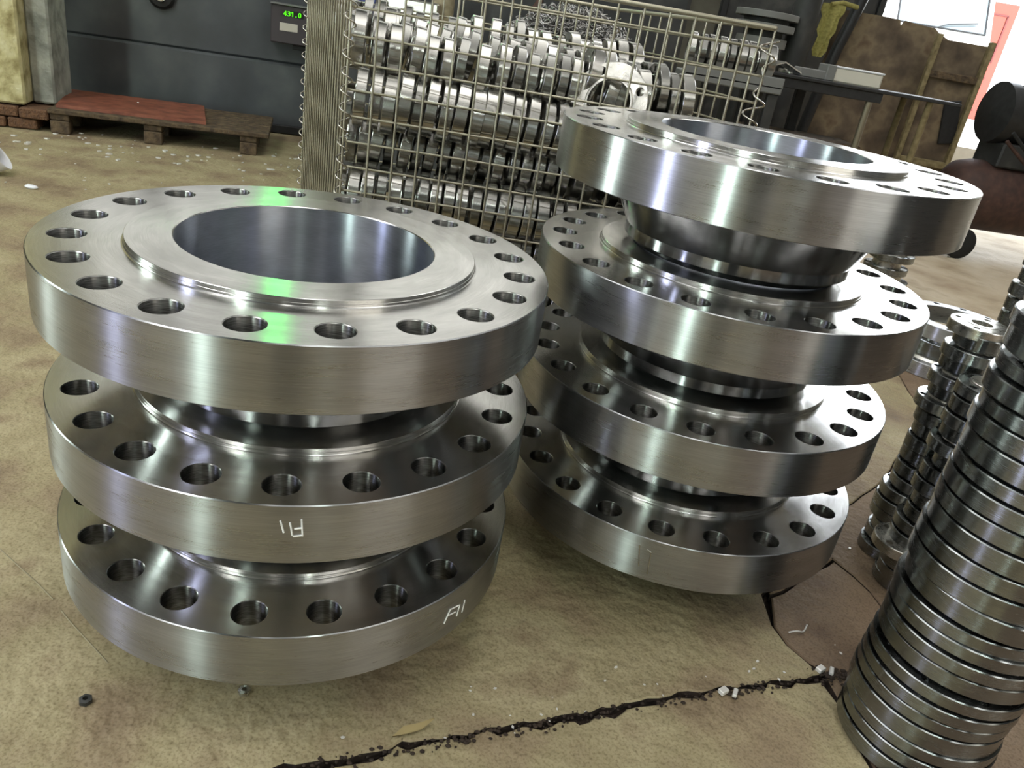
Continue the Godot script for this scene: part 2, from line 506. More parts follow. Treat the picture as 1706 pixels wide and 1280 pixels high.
func _ready() -> void:
	rng.seed = 7
	# ---- camera
	var cam := Camera3D.new()
	cam.name = "camera"
	cam.fov = rad_to_deg(2.0 * atan(640.0 / 1294.54))
	cam.near = 0.05
	cam.far = 100.0
	cam.transform = Transform3D(Basis(Vector3(0.98527, 0.15477, -0.07264), Vector3(-0.17098, 0.89188, -0.41861), Vector3(0, 0.42486, 0.90526)).orthonormalized(), Vector3(0, 0.93595, 0))
	cam.current = true
	add_child(cam)
	# ---- sky and exposure
	var we := WorldEnvironment.new()
	we.name = "world"
	var env := Environment.new()
	env.background_mode = Environment.BG_SKY
	var sky := Sky.new()
	var sm := ProceduralSkyMaterial.new()
	sm.sky_top_color = c8(225, 232, 240)
	sm.sky_horizon_color = c8(240, 242, 245)
	sm.ground_horizon_color = c8(220, 220, 218)
	sm.ground_bottom_color = c8(160, 158, 150)
	sm.sky_energy_multiplier = 1.0
	sky.sky_material = sm
	env.sky = sky
	env.background_energy_multiplier = 6.0
	env.tonemap_mode = Environment.TONE_MAPPER_LINEAR
	env.tonemap_exposure = 2.2
	env.sdfgi_enabled = true
	env.ssao_enabled = true
	env.ssil_enabled = true
	we.environment = env
	add_child(we)
	make_materials()
	# ---- unseen windows, placed to whiten flange faces and streak the rims
	for k in 4:
		unseen_window_panel("unseen_window_%d" % (k + 1), Vector3(-5.0 + 2.1 * k, 3.2, -7.86), 1.9, 2.8, 0, Color(1.0, 0.98, 0.955), 0.43, 4, 4)
	unseen_window_panel("unseen_window_5", Vector3(-5.86, 1.65, 2.4), 0.42, 3.1, PI / 2, Color(0.70, 0.74, 1.0), 13.0, 1, 4)
	unseen_window_panel("unseen_window_6", Vector3(-3.3, 1.65, 6.36), 0.5, 3.1, PI, Color(0.84, 1.0, 0.92), 17.0, 1, 4)
	unseen_window_panel("unseen_window_7", Vector3(-5.86, 1.65, -1.6), 0.5, 3.1, PI / 2, Color(0.88, 1.0, 0.95), 9.0, 1, 4)
	unseen_window_panel("unseen_window_8", Vector3(5.86, 2.0, 4.0), 4.2, 3.2, -PI / 2, Color(1.0, 0.96, 0.87), 1.1, 6, 4)
	# ---- the setting
	build_room()
	build_outside()
	# ---- the two stacks of big flanges
	var big := make_big()
	var L := [[-0.3163, 0.5980, -1.0558, -2.9115], [-0.3140, 0.3963, -1.0576, -0.2189], [-0.3168, 0.1928, -1.0608, 0.2057]]
	var R := [[0.3521, 0.8021, -1.4020, -0.0989], [0.3496, 0.5972, -1.4047, -0.2891], [0.3500, 0.3948, -1.4084, 0.1407], [0.3524, 0.1935, -1.4105, 0.5121]]
	var ll := ["large bright weld neck flange on top of the left three-high stack", "large steel flange in the middle of the left stack, chalked F11 upside down", "large steel flange at the bottom of the left stack, chalked F11 upright"]
	var rl := ["large steel flange on top of the right four-high stack, tapered neck showing", "large steel flange second from the top of the right stack", "large steel flange third from the top of the right stack", "large steel flange at the bottom of the right four-high stack, faint drip marks"]
	var lift := 0.0
	for k in 3:
		var a: Array = L[2 - k]
		var o: Node3D = big.duplicate()
		adopt(o, "weld_neck_flange", ll[2 - k], "flange", Vector3(a[0], a[1] - FY, a[2]), yaw(-a[3]), "large weld neck flanges in the left stack")
		if k == 0: chalk(o, -a[3], [[0.595, -0.0318, 0.6243, -0.0536], [0.5986, -0.033, 0.5405, -0.0373], [0.61, -0.0423, 0.5577, -0.0461], [0.5309, -0.0382, 0.5426, -0.057], [0.4962, -0.0372, 0.5047, -0.058]])
		if k == 1: chalk(o, -a[3], [[1.3396, -0.0207, 1.3276, -0.0374], [1.3085, -0.0232, 1.2993, -0.0411], [1.2715, -0.0185, 1.2656, -0.0421], [1.2657, -0.0411, 1.297, -0.0425], [1.2691, -0.0307, 1.2937, -0.0321]])
	for k in 4:
		var a: Array = R[3 - k]
		var o4 := adopt(big.duplicate(), "weld_neck_flange", rl[3 - k], "flange", Vector3(a[0], a[1] - FY, a[2]), yaw(-a[3]), "large weld neck flanges in the right stack")
		if k == 0:
			chalk(o4, -a[3], [[1.8524, -0.017, 1.8308, -0.0582], [1.8141, -0.0204, 1.7902, -0.0248], [1.7902, -0.0248, 1.7808, -0.0694]])
			var mk := o4.get_child(o4.get_child_count() - 1) as MeshInstance3D
			mk.name = "drip_mark"
			mk.material_override = M.basket_steel
			mk.set_meta("label", "faint pale drip marks on the rim")
	big.free()
	build_front_stacks()
	build_far_rings()
	build_basket()
	build_left_machine()
	build_middle_machine()
	build_right_corner()
	build_debris()

# ------------------------------------------------------------------ floor, walls, roof
func jag(pts: Array, amp: float, step: float, sd: int) -> PackedVector2Array:
	var r := RandomNumberGenerator.new()
	r.seed = sd
	var out := PackedVector2Array()
	for k in pts.size() - 1:
		var a: Vector2 = pts[k]
		var b: Vector2 = pts[k + 1]
		var cnt := maxi(1, int(a.distance_to(b) / step))
		for i in cnt:
			var p := a.lerp(b, float(i) / cnt)
			if not (k == 0 and i == 0):
				p += Vector2(r.randf_range(-amp, amp), r.randf_range(-amp, amp))
			out.push_back(p)
	out.push_back(pts[pts.size() - 1])
	return out

func shifted(a: PackedVector2Array, d: Vector2) -> PackedVector2Array:
	var o := PackedVector2Array()
	for p in a: o.push_back(p + d)
	return o

func lay_slab(poly: PackedVector2Array, y: float, m: Material, fl: Node) -> void:
	var s := MB.new()
	var e := MB.new()
	s.slab(poly, -0.018, y, 0.0025, e)
	var o := mesh("slab", s, m, fl)
	mesh("broken_edge", e, M.dirt, o)

func build_room() -> void:
	var fl := struct("floor", boxm(Vector3(0, -0.089, -1), Vector3(12.6, 0.14, 15.4), 0.001), M.dirt)
	var crack := jag([Vector2(-6.2, 1.2), Vector2(-1.6, -0.2), Vector2(-0.265, -0.685), Vector2(-0.179, -0.716), Vector2(-0.119, -0.737), Vector2(-0.05, -0.774), Vector2(0.007, -0.796), Vector2(0.083, -0.828), Vector2(0.164, -0.862), Vector2(0.239, -0.897), Vector2(0.319, -0.933), Vector2(0.402, -0.966), Vector2(0.521, -1.007), Vector2(0.612, -1.046)], 0.0055, 0.016, 3)
	var edge := jag([Vector2(0.612, -1.046), Vector2(0.594, -1.067), Vector2(0.566, -1.104), Vector2(0.551, -1.154), Vector2(0.552, -1.239), Vector2(0.72, -1.5), Vector2(0.98, -1.78), Vector2(1.16, -2.06), Vector2(1.31, -2.3), Vector2(1.34, -2.54), Vector2(1.44, -3.15), Vector2(1.6, -3.6), Vector2(1.9, -8.4)], 0.003, 0.05, 4)
	var low := jag([Vector2(0.612, -1.046), Vector2(0.628, -0.988), Vector2(0.637, -0.895), Vector2(0.641, -0.853), Vector2(0.66, -0.4), Vector2(0.9, 6.6)], 0.003, 0.05, 5)
	# olive slab under the stacks
	var p := PackedVector2Array()
	p.append_array(crack)
	p.append_array(edge.slice(1))
	p.append_array(PackedVector2Array([Vector2(-6.2, -8.4)]))
	lay_slab(p, 0.0, M.slab_olive, fl)
	# slab in front of the crack
	p = PackedVector2Array()
	var gap := shifted(crack, Vector2(-0.003, 0.011))
	for k in gap.size(): gap[k] += Vector2(rng.randf_range(-0.003, 0.003), 0.003 * sin(k * 1.7) + 0.005 * sin(k * 0.23) + rng.randf_range(-0.003, 0.004))
	p.append_array(gap)
	var lw := shifted(low, Vector2(-0.004, 0))
	p.append_array(lw.slice(1))
	p.append_array(PackedVector2Array([Vector2(-6.2, 6.6)]))
	lay_slab(p, -0.002, M.slab_olive, fl)
	# brown slab on the right, broken by a crack of its own
	p = PackedVector2Array()
	var ed := shifted(edge, Vector2(0.004, 0))
	var split := jag([Vector2(0.57, -1.245), Vector2(0.746, -1.405), Vector2(0.771, -1.362), Vector2(0.791, -1.31), Vector2(0.8, -1.249), Vector2(0.86, -1.14), Vector2(1.4, -0.9), Vector2(6.2, -0.6)], 0.004, 0.03, 6)
	p.append_array(split)
	var join := jag([Vector2(6.2, -3.5), Vector2(3.2, -3.25), Vector2(1.44, -3.15)], 0.01, 0.06, 8)
	p.append_array(join)
	var back := PackedVector2Array()
	var far := PackedVector2Array([Vector2(6.2, -8.4)])
	for k in range(ed.size() - 1, -1, -1):
		if ed[k].y < -1.26 and ed[k].y > -3.1: back.push_back(ed[k])
		if ed[k].y < -3.2: far.push_back(ed[k])
	for k in range(join.size() - 1, -1, -1): far.push_back(join[k] + Vector2(0, -0.008))
	lay_slab(far, -0.0015, M.slab_tan_daylit, fl)
	p.append_array(back)
	lay_slab(p, -0.001, M.slab_brown, fl)
	p = PackedVector2Array()
	var sp2 := shifted(split, Vector2(0.002, 0.006))
	p.append_array(sp2)
	p.append_array(PackedVector2Array([Vector2(6.2, 6.6)]))
	for k in range(low.size() - 1, 0, -1): p.push_back(low[k] + Vector2(0.004, 0))
	p.append_array(PackedVector2Array([Vector2(0.622, -1.06), Vector2(0.6, -1.075), Vector2(0.572, -1.11), Vector2(0.558, -1.155)]))
	lay_slab(p, -0.004, M.slab_brown, fl)
	var sc := MB.new()
	sc.tube([Vector3(-0.801, 0.0, -1.004), Vector3(-0.702, 0.0003, -0.945), Vector3(-0.655, 0.0, -0.915)], 0.0011, 5)
	sc.tube([Vector3(-0.63, 0.0, -0.895), Vector3(-0.6, 0.0003, -0.873), Vector3(-0.511, 0.0, -0.813)], 0.0011, 5)
	tag(mesh("scratch", sc, M.stone_beige, fl), "pale scratch line on the concrete")
	# walls with thickness; the back wall has the doorway on its right
	struct("wall_left", boxm(Vector3(-6.05, 2.5, -1), Vector3(0.3, 5.2, 15.4)), M.wall_paint)
	struct("wall_right", boxm(Vector3(6.55, 2.5, -1), Vector3(1.1, 5.2, 15.4)), M.wall_paint)
	struct("wall_front", boxm(Vector3(0, 2.5, 6.55), Vector3(13, 5.2, 0.3)), M.wall_paint)
	var wb := MB.new()
	wb.box(Vector3(-1.75, 2.5, -8.05), Vector3(8.9, 5.2, 0.3))
	wb.box(Vector3(4.4, 4.35, -8.05), Vector3(3.4, 1.5, 0.3))
	struct("wall_back", wb, M.wall_paint)
	struct("ceiling", boxm(Vector3(0, 5.15, -1), Vector3(13, 0.2, 15.4)), M.machine_grey)
	# skylight strips out of view, placed to light the floor
	for k in 3:
		var sx: float = [-3.2, 0.2, 3.6][k]
		var sz: float = [1.0, -0.8, -0.8][k]
		var sl: float = [7.4, 11.0, 11.0][k]
		var g := glow("unseen_skylight_sheet_%d" % k, Color(1, 0.99, 0.95), 0.5)
		var o := struct("unseen_skylight", boxm(Vector3(sx, 5.035, sz), Vector3(1.0, 0.03, sl)), g)
		o.name = "unseen_window_%d" % (9 + k)
		var l := AreaLight3D.new()
		l.name = "unseen_skylight_light"
		l.area_size = Vector2(1.0, sl)
		l.light_energy = [4.2, 1.2, 1.6][k] * sl / PI
		l.shadow_enabled = true
		l.transform = Transform3D(Basis(Vector3.RIGHT, -PI / 2), Vector3(sx, 5.0, sz))
		add_child(l, true)
	# unseen dark stand-ins, column behind camera and cabinet right, placed to darken the rims
	struct("unseen_dark_column", boxm(Vector3(0.02, 2.5, 0.75), Vector3(0.34, 5.0, 0.3), 0.01), M.black_paint)
	var cab := thing("unseen_dark_cabinet", "tall dark cabinet out of view right of the stacks, placed to darken rim reflections", "cabinet", Vector3(2.9, 0, -0.75))
	mesh("body", boxm(Vector3(0, 0.95, 0), Vector3(0.7, 1.9, 1.5), 0.01), M.black_paint, cab)
	for z in [-0.37, 0.37]:
		mesh("door", boxm(Vector3(-0.36, 0.97, z), Vector3(0.03, 1.8, 0.71), 0.006), M.machine_dark, cab)
	# unseen tube lamp behind the camera, placed for a thin streak on the rims
	var tl := thing("unseen_tube_lamp", "slim tube lamp out of view, placed to streak the polished flange rims", "lamp", Vector3(1.1, 3.0, 1.7), yaw(0.5))
	mesh("housing", boxm(Vector3(0, 0.05, 0), Vector3(0.12, 0.05, 1.3)), M.white_paint, tl)
	var tb := MB.new()
	tb.tube([Vector3(0, 0.01, -0.6), Vector3(0, 0.01, 0.6)], 0.014, 10)
	mesh("tube", tb, glow("tube_glow", Color(0.9, 1, 0.95), 6.0), tl)
	for e in [-0.5, 0.5]:
		var rod := MB.new()
		rod.tube([Vector3(0, 0.07, e), Vector3(0, 2.05, e)], 0.006, 6)
		mesh("rod", rod, M.grey_paint, tl)
	var la := AreaLight3D.new()
	la.name = "unseen_tube_lamp_light"
	la.area_size = Vector2(0.06, 1.2)
	la.light_color = c8(244, 255, 249)
	la.light_energy = 0.7
	la.shadow_enabled = true
	la.transform = Transform3D(yaw(0.5) * Basis(Vector3.RIGHT, -PI / 2), Vector3(1.1, 2.985, 1.7))
	add_child(la)

func build_outside() -> void:
	struct("outside_ground", boxm(Vector3(7, 0.1, -18.3), Vector3(30, 0.7, 20.0)), M.outside_ground)
	struct("wall_opposite", boxm(Vector3(7, 2.9, -18.2), Vector3(26, 4.9, 0.4)), M.white_paint)
	# red door on the building across
	var d := thing("red_door", "orange red panelled door in the white building outside", "door", Vector3(8.28, 0.45, -17.99))
	mesh("leaf", boxm(Vector3(0, 1.1, 0.04), Vector3(0.86, 2.2, 0.05), 0.006), M.red_door, d)
	mesh("panel", boxm(Vector3(0, 1.55, 0.07), Vector3(0.5, 0.85, 0.02), 0.008), M.red_door, d)
	mesh("panel", boxm(Vector3(0, 0.5, 0.07), Vector3(0.5, 0.6, 0.02), 0.008), M.red_door, d)
	for y in [1.98, 1.12, 0.82, 0.18]:
		mesh("moulding", boxm(Vector3(0, y, 0.075), Vector3(0.56, 0.03, 0.03)), M.dark_line, d)
	for x in [-0.27, 0.27]:
		mesh("moulding", boxm(Vector3(x, 1.55, 0.075), Vector3(0.03, 0.86, 0.03)), M.dark_line, d)
	build_van()

func build_van() -> void:
	var v := thing("van", "white van parked outside the doorway, windscreen with one wiper", "van", Vector3(5.85, 0.45, -15.0), yaw(-PI / 2 - 0.05))
	# side outline, x forward
	var prof := PackedVector2Array([Vector2(0.95, 0.35), Vector2(1.0, 0.6), Vector2(0.98, 1.0), Vector2(0.9, 1.22), Vector2(0.82, 1.3), Vector2(0.42, 1.95), Vector2(0.3, 2.02), Vector2(-2.6, 2.05), Vector2(-2.7, 1.95), Vector2(-2.75, 0.5), Vector2(-2.6, 0.35)])
	var b := MB.new()
	b.extrude(prof, -0.8, 0.8)
	mesh("body", b, M.white_paint, v)
	var up := Vector3(-0.40, 0.65, 0).normalized()
	var nn := Vector3(0.65, 0.40, 0).normalized()
	var gb := Basis(up, Vector3(0, 0, 1), -nn)
	mesh("windscreen", boxm(Vector3(0.63, 1.625, 0), Vector3(0.66, 1.4, 0.02), 0.004, gb), M.van_glass, v)
	for s in [-1.0, 1.0]:
		mesh("side_window", boxm(Vector3(-0.05, 1.6, s * 0.8), Vector3(0.6, 0.5, 0.02), 0.004), M.van_glass, v)
		mesh("headlamp", boxm(Vector3(0.99, 0.8, s * 0.58), Vector3(0.06, 0.18, 0.34), 0.02), M.plastic_white, v)
		for x in [0.45, -1.95]:
			var wh := MB.new()
			wh.lathe([Vector2(0.0, -0.1), Vector2(0.26, -0.1), Vector2(0.3, -0.07), Vector2(0.3, 0.07), Vector2(0.26, 0.1), Vector2(0.0, 0.1)], 28, 1, 4)
			mesh("wheel", wh, M.rubber, v, Vector3(x, 0.3, s * 0.74), Basis(Vector3.RIGHT, PI / 2))
	var wp := MB.new()
	wp.tube([Vector3(0.86, 1.3, 0.2), Vector3(0.80, 1.42, -0.1), Vector3(0.76, 1.5, -0.55)], 0.008, 5)
	mesh("wiper", wp, M.rubber, v)
	for q in [[-0.33, -0.7, -0.33, 0.7], [0.33, -0.7, 0.33, 0.7], [-0.33, -0.7, 0.33, -0.7], [-0.33, 0.7, 0.33, 0.7]]:
		var ga := MB.new()
		ga.tube([Vector3(0.645, 1.633, 0) + up * q[0] + Vector3(0, 0, q[1]), Vector3(0.645, 1.633, 0) + up * q[2] + Vector3(0, 0, q[3])], 0.014, 6)
		mesh("gasket", ga, M.rubber, v)
	mesh("bumper", boxm(Vector3(1.02, 0.48, 0), Vector3(0.12, 0.22, 1.62), 0.03), M.grey_paint, v)

# ------------------------------------------------------------------ stacks of small flanges on the right
func build_front_stacks() -> void:
	var plates := []
	for a in [[0.026, 0.004], [0.020, 0.005], [0.030, 0.003]]:
		plates.push_back(make_small(0.112, a[0], 0.03, 0.082, a[1], 8, 0.008, M.disc_steel, M.disc_dark, 96))
	var y := 0.0
	var k := 0
	while y < 0.72 and k < 32:
		var w := rng.randi() % 3
		var t: float = [0.030, 0.025, 0.033][w]
		var flip := rng.randf() < 0.3
		var off := Vector3(rng.randf_range(-0.004, 0.004), 0, rng.randf_range(-0.004, 0.004))
		var turn := yaw(rng.randf() * TAU)
		var at := Vector3(0.722, y, -0.94) + off
		if flip:
			turn = turn * Basis(Vector3.RIGHT, PI)
			at.y += t
		place(plates[w], "plate_flange", "dark plate flange, %s from the floor in tall foreground stack" % ORD[k], at, turn, "plate flanges in the tall foreground stack")
		y += t
		k += 1
	for p in plates: p.free()
	# three rough stacks behind it
	var small := make_small(0.06, 0.024, 0.018, 0.04, 0.004, 4, 0.007, M.disc_steel, M.bright_steel, 48)
	var mid := make_small(0.052, 0.028, 0.016, 0.036, 0.003, 4, 0.006, M.disc_dark, M.bright_steel, 48)
	var tiny := make_small(0.045, 0.026, 0.014, 0.032, 0.004, 4, 0.005, M.disc_steel, M.bright_steel, 48)
	var stacks := [
		["leftmost rough stack behind the tall foreground stack", Vector3(0.885, 0, -1.48), 0.50, [small, mid], 0.010],
		["low rough stack hugging the tall foreground stack", Vector3(0.87, 0, -1.355), 0.45, [small, mid], 0.008],
		["slim tall stack at the right edge", Vector3(1.0, 0, -1.555), 0.665, [small, mid, tiny], 0.005]]
	var words := ["from the floor"]
	for s in stacks:
		y = 0.0
		k = 0
		while y < s[2]:
			if s[2] == 0.45 and y > 0.08 and y < 0.1: y += 0.024
			var f: float = y / s[2]
			var pr: Node3D = s[3][0] if f < 0.35 else (s[3][1] if f < 0.7 else s[3][s[3].size() - 1])
			if s[3].size() == 2 and f >= 0.7: pr = s[3][k % 2]
			var t: float = 0.028 if pr == small else (0.031 if pr == mid else 0.030)
			var at: Vector3 = s[1] + Vector3(rng.randf_range(-1, 1) * s[4], y, rng.randf_range(-1, 1) * s[4])
			var nm: String = {small: "small steel flange", mid: "small dark flange", tiny: "narrow steel flange"}[pr]
			place(pr, "small_flange", "%s, %s from floor in %s" % [nm, ORD[k], s[0]], at, yaw(rng.randf() * TAU), "small flanges in " + s[0])
			y += t
			k += 1
	var flat := make_small(0.058, 0.022, 0.02, 0.03, 0.001, 4, 0.007, M.bright_steel, M.bright_steel, 48)
	place(flat, "small_flange", "bare bright flange disc topping the leftmost rough stack", Vector3(0.882, 0.517, -1.485), yaw(0.9), "small flanges in leftmost rough stack behind the tall foreground stack")
	place(flat, "small_flange", "flat drilled disc jutting out low on the rough stack hugging the tall foreground stack", Vector3(0.838, 0.087, -1.352), yaw(0.5), "small flanges in low rough stack hugging the tall foreground stack")
	flat.free()
	# a loose flange that sticks out at the foot and the short cap on the tall stack
	for p in [small, mid, tiny]: p.free()

func build_far_rings() -> void:
	# two big ring flanges beside the right stack
	var rg := make_small(0.2, 0.05, 0.145, 0.165, 0.012, 12, 0.012, M.rim_steel, M.bright_steel, 96)
	place(rg, "ring_flange", "wide ring flange lying on the floor under another ring", Vector3(1.56, 0.0, -2.8), yaw(0.2), "ring flanges behind the right stack")
	place(rg, "ring_flange", "wide bright ring flange on top, open bore facing up", Vector3(1.565, 0.19, -2.795), yaw(0.5) * Basis(Vector3.RIGHT, PI), "ring flanges behind the right stack")
	var sp := make_small(0.15, 0.05, 0.1, 0.12, 0.014, 8, 0.01, M.disc_dark, M.disc_dark, 64)
	place(sp, "ring_flange", "narrower dark ring flange sandwiched between the two wide rings", Vector3(1.56, 0.0622, -2.8), Basis.IDENTITY, "ring flanges behind the right stack")
	rg.free(); sp.free()
	var sm := make_small(0.1, 0.03, 0.05, 0.066, 0.03, 4, 0.011, M.disc_steel, M.bright_steel, 64)
	for k in 4:
		place(sm, "hub_flange", "hub flange, %s from the floor in the short stack beside the compressor wheel" % ORD[k], Vector3(1.66 + [0.0, 0.008, -0.01, 0.004][k], 0.0605 * k, -3.7 + [0.0, 0.006, 0.0, -0.008][k]), yaw(k * 0.7), "hub flanges in the short stack")
	place(sm, "hub_flange", "single hub flange lying on the floor next to the short stack", Vector3(1.42, 0, -3.85), yaw(0.4), "hub flanges in the short stack")
	sm.free()

# ------------------------------------------------------------------ the wire basket
const BO := Vector3(-0.508, 0, -1.936)   # front left foot
const BU := Vector3(0.9972, 0, -0.0742)  # along the front
const BD := Vector3(-0.4096, 0, -0.9123) # along the sides, the basket is pushed out of square
const BW := 0.97
const BL := 0.80
const BH := 1.0

func build_basket() -> void:
	var b := thing("wire_basket", "tall welded wire basket full of steel flanges, coil hinged corners", "basket")
	var r := 0.003
	var vert := MB.new()
	vert.tube([Vector3(0, 0.04, 0), Vector3(0, BH, 0)], r, 6)
	var vm := vert.done()
	var hu := MB.new()
	hu.tube([Vector3.ZERO, BU * BW], r, 6)
	var hum := hu.done()
	var hd := MB.new()
	hd.tube([Vector3.ZERO, BD * BL], r, 6)
	var hdm := hd.done()
	var nf := Vector3(BU.z, 0, -BU.x) # into the basket
	for side in [0.0, 1.0]:
		for k in 17:
			mesh("wire", vm, M.wire, b, BO + BD * BL * side + BU * (0.0625 + k * 0.06 - 0.0) * (1.0 if k < 15 else 0.0) if k < 15 else BO + BD * BL * side + BU * (BW * (k - 15)))
		for k in 16:
			mesh("wire", hum, M.wire, b, BO + BD * BL * side + Vector3(0, 0.0155 + 0.06 * (k + 1) - 0.02, 0) + nf * 2.0 * r)
	for side in [0.0, 1.0]:
		for k in (18 if side == 0.0 else 12):
			mesh("wire", vm, M.old_wire if side == 0.0 else M.wire, b, BO + BU * BW * side + BD * (0.04 + k * 0.042 if side == 0.0 else 0.05 + k * 0.06))
		for k in 16:
			mesh("wire", hdm, M.old_wire if side == 0.0 else M.wire, b, BO + BU * BW * side + Vector3(0, 0.0155 + 0.06 * (k + 1) - 0.02, 0) + BU * (2.0 * r if side == 0.0 else -2.0 * r))
	var rim := MB.new()
	for e in [[BO, BO + BU * BW], [BO + BU * BW, BO + BU * BW + BD * BL], [BO + BD * BL, BO + BU * BW + BD * BL], [BO, BO + BD * BL]]:
		rim = MB.new()
		rim.tube([e[0] + Vector3(0, BH, 0), e[1] + Vector3(0, BH, 0)], 0.0055, 8)
		mesh("rim_rail", rim, M.wire, b)
	# coil springs that hinge the corners
	for c in [[BO, 0.0], [BO + BU * BW, 0.35], [BO + BD * BL, 0.0], [BO + BU * BW + BD * BL, 0.0]]:
		var h := MB.new()
		var ps := []
		var turns := 23 if c[1] == 0.0 else 19
		for k in turns * 12:
			var t := TAU * k / 12.0
			var f := k / (turns * 12.0)
			var rr: float = 0.0135 + (0.012 * sin(f * 40.0) if c[1] > 0.0 and f > 0.55 else 0.0)
			ps.push_back(Vector3(rr * cos(t), 0.05 + 0.93 * f, rr * sin(t)))
		h.tube(ps, 0.0022, 5)
		mesh("coil_hinge", h, M.coil, b, c[0])
	# slatted wire floor on feet
	for k in 13:
		mesh("floor_wire", hdm, M.old_wire, b, BO + BU * (0.06 + k * 0.07) + Vector3(0, 0.045, 0))
	for q in [Vector2(0, 0), Vector2(1, 0), Vector2(0, 1), Vector2(1, 1)]:
		var ft := MB.new()
		ft.box(Vector3(0, 0.022, 0), Vector3(0.03, 0.044, 0.03))
		mesh("foot", ft, M.old_wire, b, BO + BU * BW * (0.02 + 0.96 * q.x) + BD * BL * (0.02 + 0.96 * q.y))
	# the flanges inside, on edge in rows like coins
	var kinds := []
	kinds.push_back(make_small(0.070, 0.027, 0.030, 0.044, 0.002, 4, 0.008, M.basket_steel, M.basket_steel, 48))
	kinds.push_back(make_small(0.067, 0.024, 0.026, 0.040, 0.004, 4, 0.007, M.basket_dark, M.basket_steel, 48))
	kinds.push_back(make_small(0.070, 0.030, 0.022, 0.046, 0.002, 4, 0.008, M.basket_steel, M.basket_dark, 48))
	var face := Basis(Vector3(0, 0, 1), PI / 2) # disc axis along -x
	# height, depth behind the front wires, name of the row
	var rows := [[0.795, 0.165, "top row near the front"], [0.69, 0.082, "second row against the front wires"], [0.58, 0.17, "recessed third row"], [0.465, 0.082, "fourth row against the front wires"], [0.355, 0.165, "recessed fifth row"], [0.245, 0.082, "sixth row near the bottom"], [0.13, 0.10, "lowest row"], [0.815, 0.32, "top row one behind"], [0.84, 0.475, "top row two behind"], [0.635, 0.275, "hidden inner row below the top"], [0.41, 0.27, "deep inner row halfway down"], [0.80, 0.63, "top row at the back"]]
	var a0 := yaw(atan2(-BU.z, BU.x))
	for rw in rows.size():
		var row: Array = rows[rw]
		var xx := 0.065
		var k := 0
		var tops: bool = rw == 0 or (rw > 6 and row[0] > 0.75)
		var lean := 0.0
		while xx < BW - 0.035 and k < 32:
			var kind: Node3D = kinds[rng.randi() % 3]
			var loose := 1.0 if tops else 0.5
			if rng.randf() < 0.16: lean = rng.randf_range(-0.16, 0.10)
			var p: Vector3 = BO + BU * xx + BD * (row[1] + rng.randf_range(-0.006, 0.01)) + Vector3(0, row[0] + rng.randf_range(-0.010, 0.010) * loose, 0)
			if tops and rng.randf() < 0.12: p.y += 0.022
			var tw := a0 * yaw(0.10 + rng.randf_range(-0.07, 0.09) * loose) * Basis(Vector3(0, 0, 1), -0.05 + lean * loose) * face * yaw(rng.randf() * TAU)
			place(kind, "loose_flange", "flange on edge in wire basket, %s, %s from left" % [row[2], ORD[k]], p, tw, "flanges piled in the wire basket")
			xx += 0.0335 + (rng.randf_range(0.0, 0.006) if rng.randf() < 0.85 or not tops else 0.02) * loose
			k += 1
	# one plate leaning over the top row
	var pl := make_small(0.098, 0.012, 0.055, 0.062, 0.002, 4, 0.011, M.bright_steel, M.bright_steel, 48)
	place(pl, "loose_flange", "flat bright flange plate leaning out over the basket's top row, large bore showing", BO + BU * 0.66 + BD * 0.075 + Vector3(0, 0.775, 0), yaw(-0.35) * Basis(Vector3.RIGHT, PI / 2 - 0.3) * yaw(0.5), "flanges piled in the wire basket")
	pl.free()
	# a low stand behind the basket with a row of flanges on edge
	var stand := thing("parts_stand", "grey steel stand behind the basket with a row of small flanges on it", "stand", Vector3(0.64, 0, -3.4))
	mesh("stand_top", boxm(Vector3(0, 0.83, 0), Vector3(0.38, 0.03, 0.3), 0.004), M.grey_paint, stand)
	mesh("lip", boxm(Vector3(0, 0.855, 0.145), Vector3(0.38, 0.04, 0.01), 0.002), M.grey_paint, stand)
	for x in [-0.165, 0.165]:
		for z in [-0.12, 0.12]:
			mesh("leg", boxm(Vector3(x, 0.4075, z), Vector3(0.04, 0.815, 0.04)), M.machine_dark, stand)
	for k in 9:
		place(kinds[k % 3], "loose_flange", "flange on edge on the grey stand behind the basket, %s from left" % ORD[k], Vector3(0.485 + 0.039 * k, 0.917, -3.4 + 0.01 * (k % 2)), yaw(0.05 * (k % 3 - 1)) * face * yaw(k * 1.3), "flanges on the grey stand")
	for k in kinds: k.free()

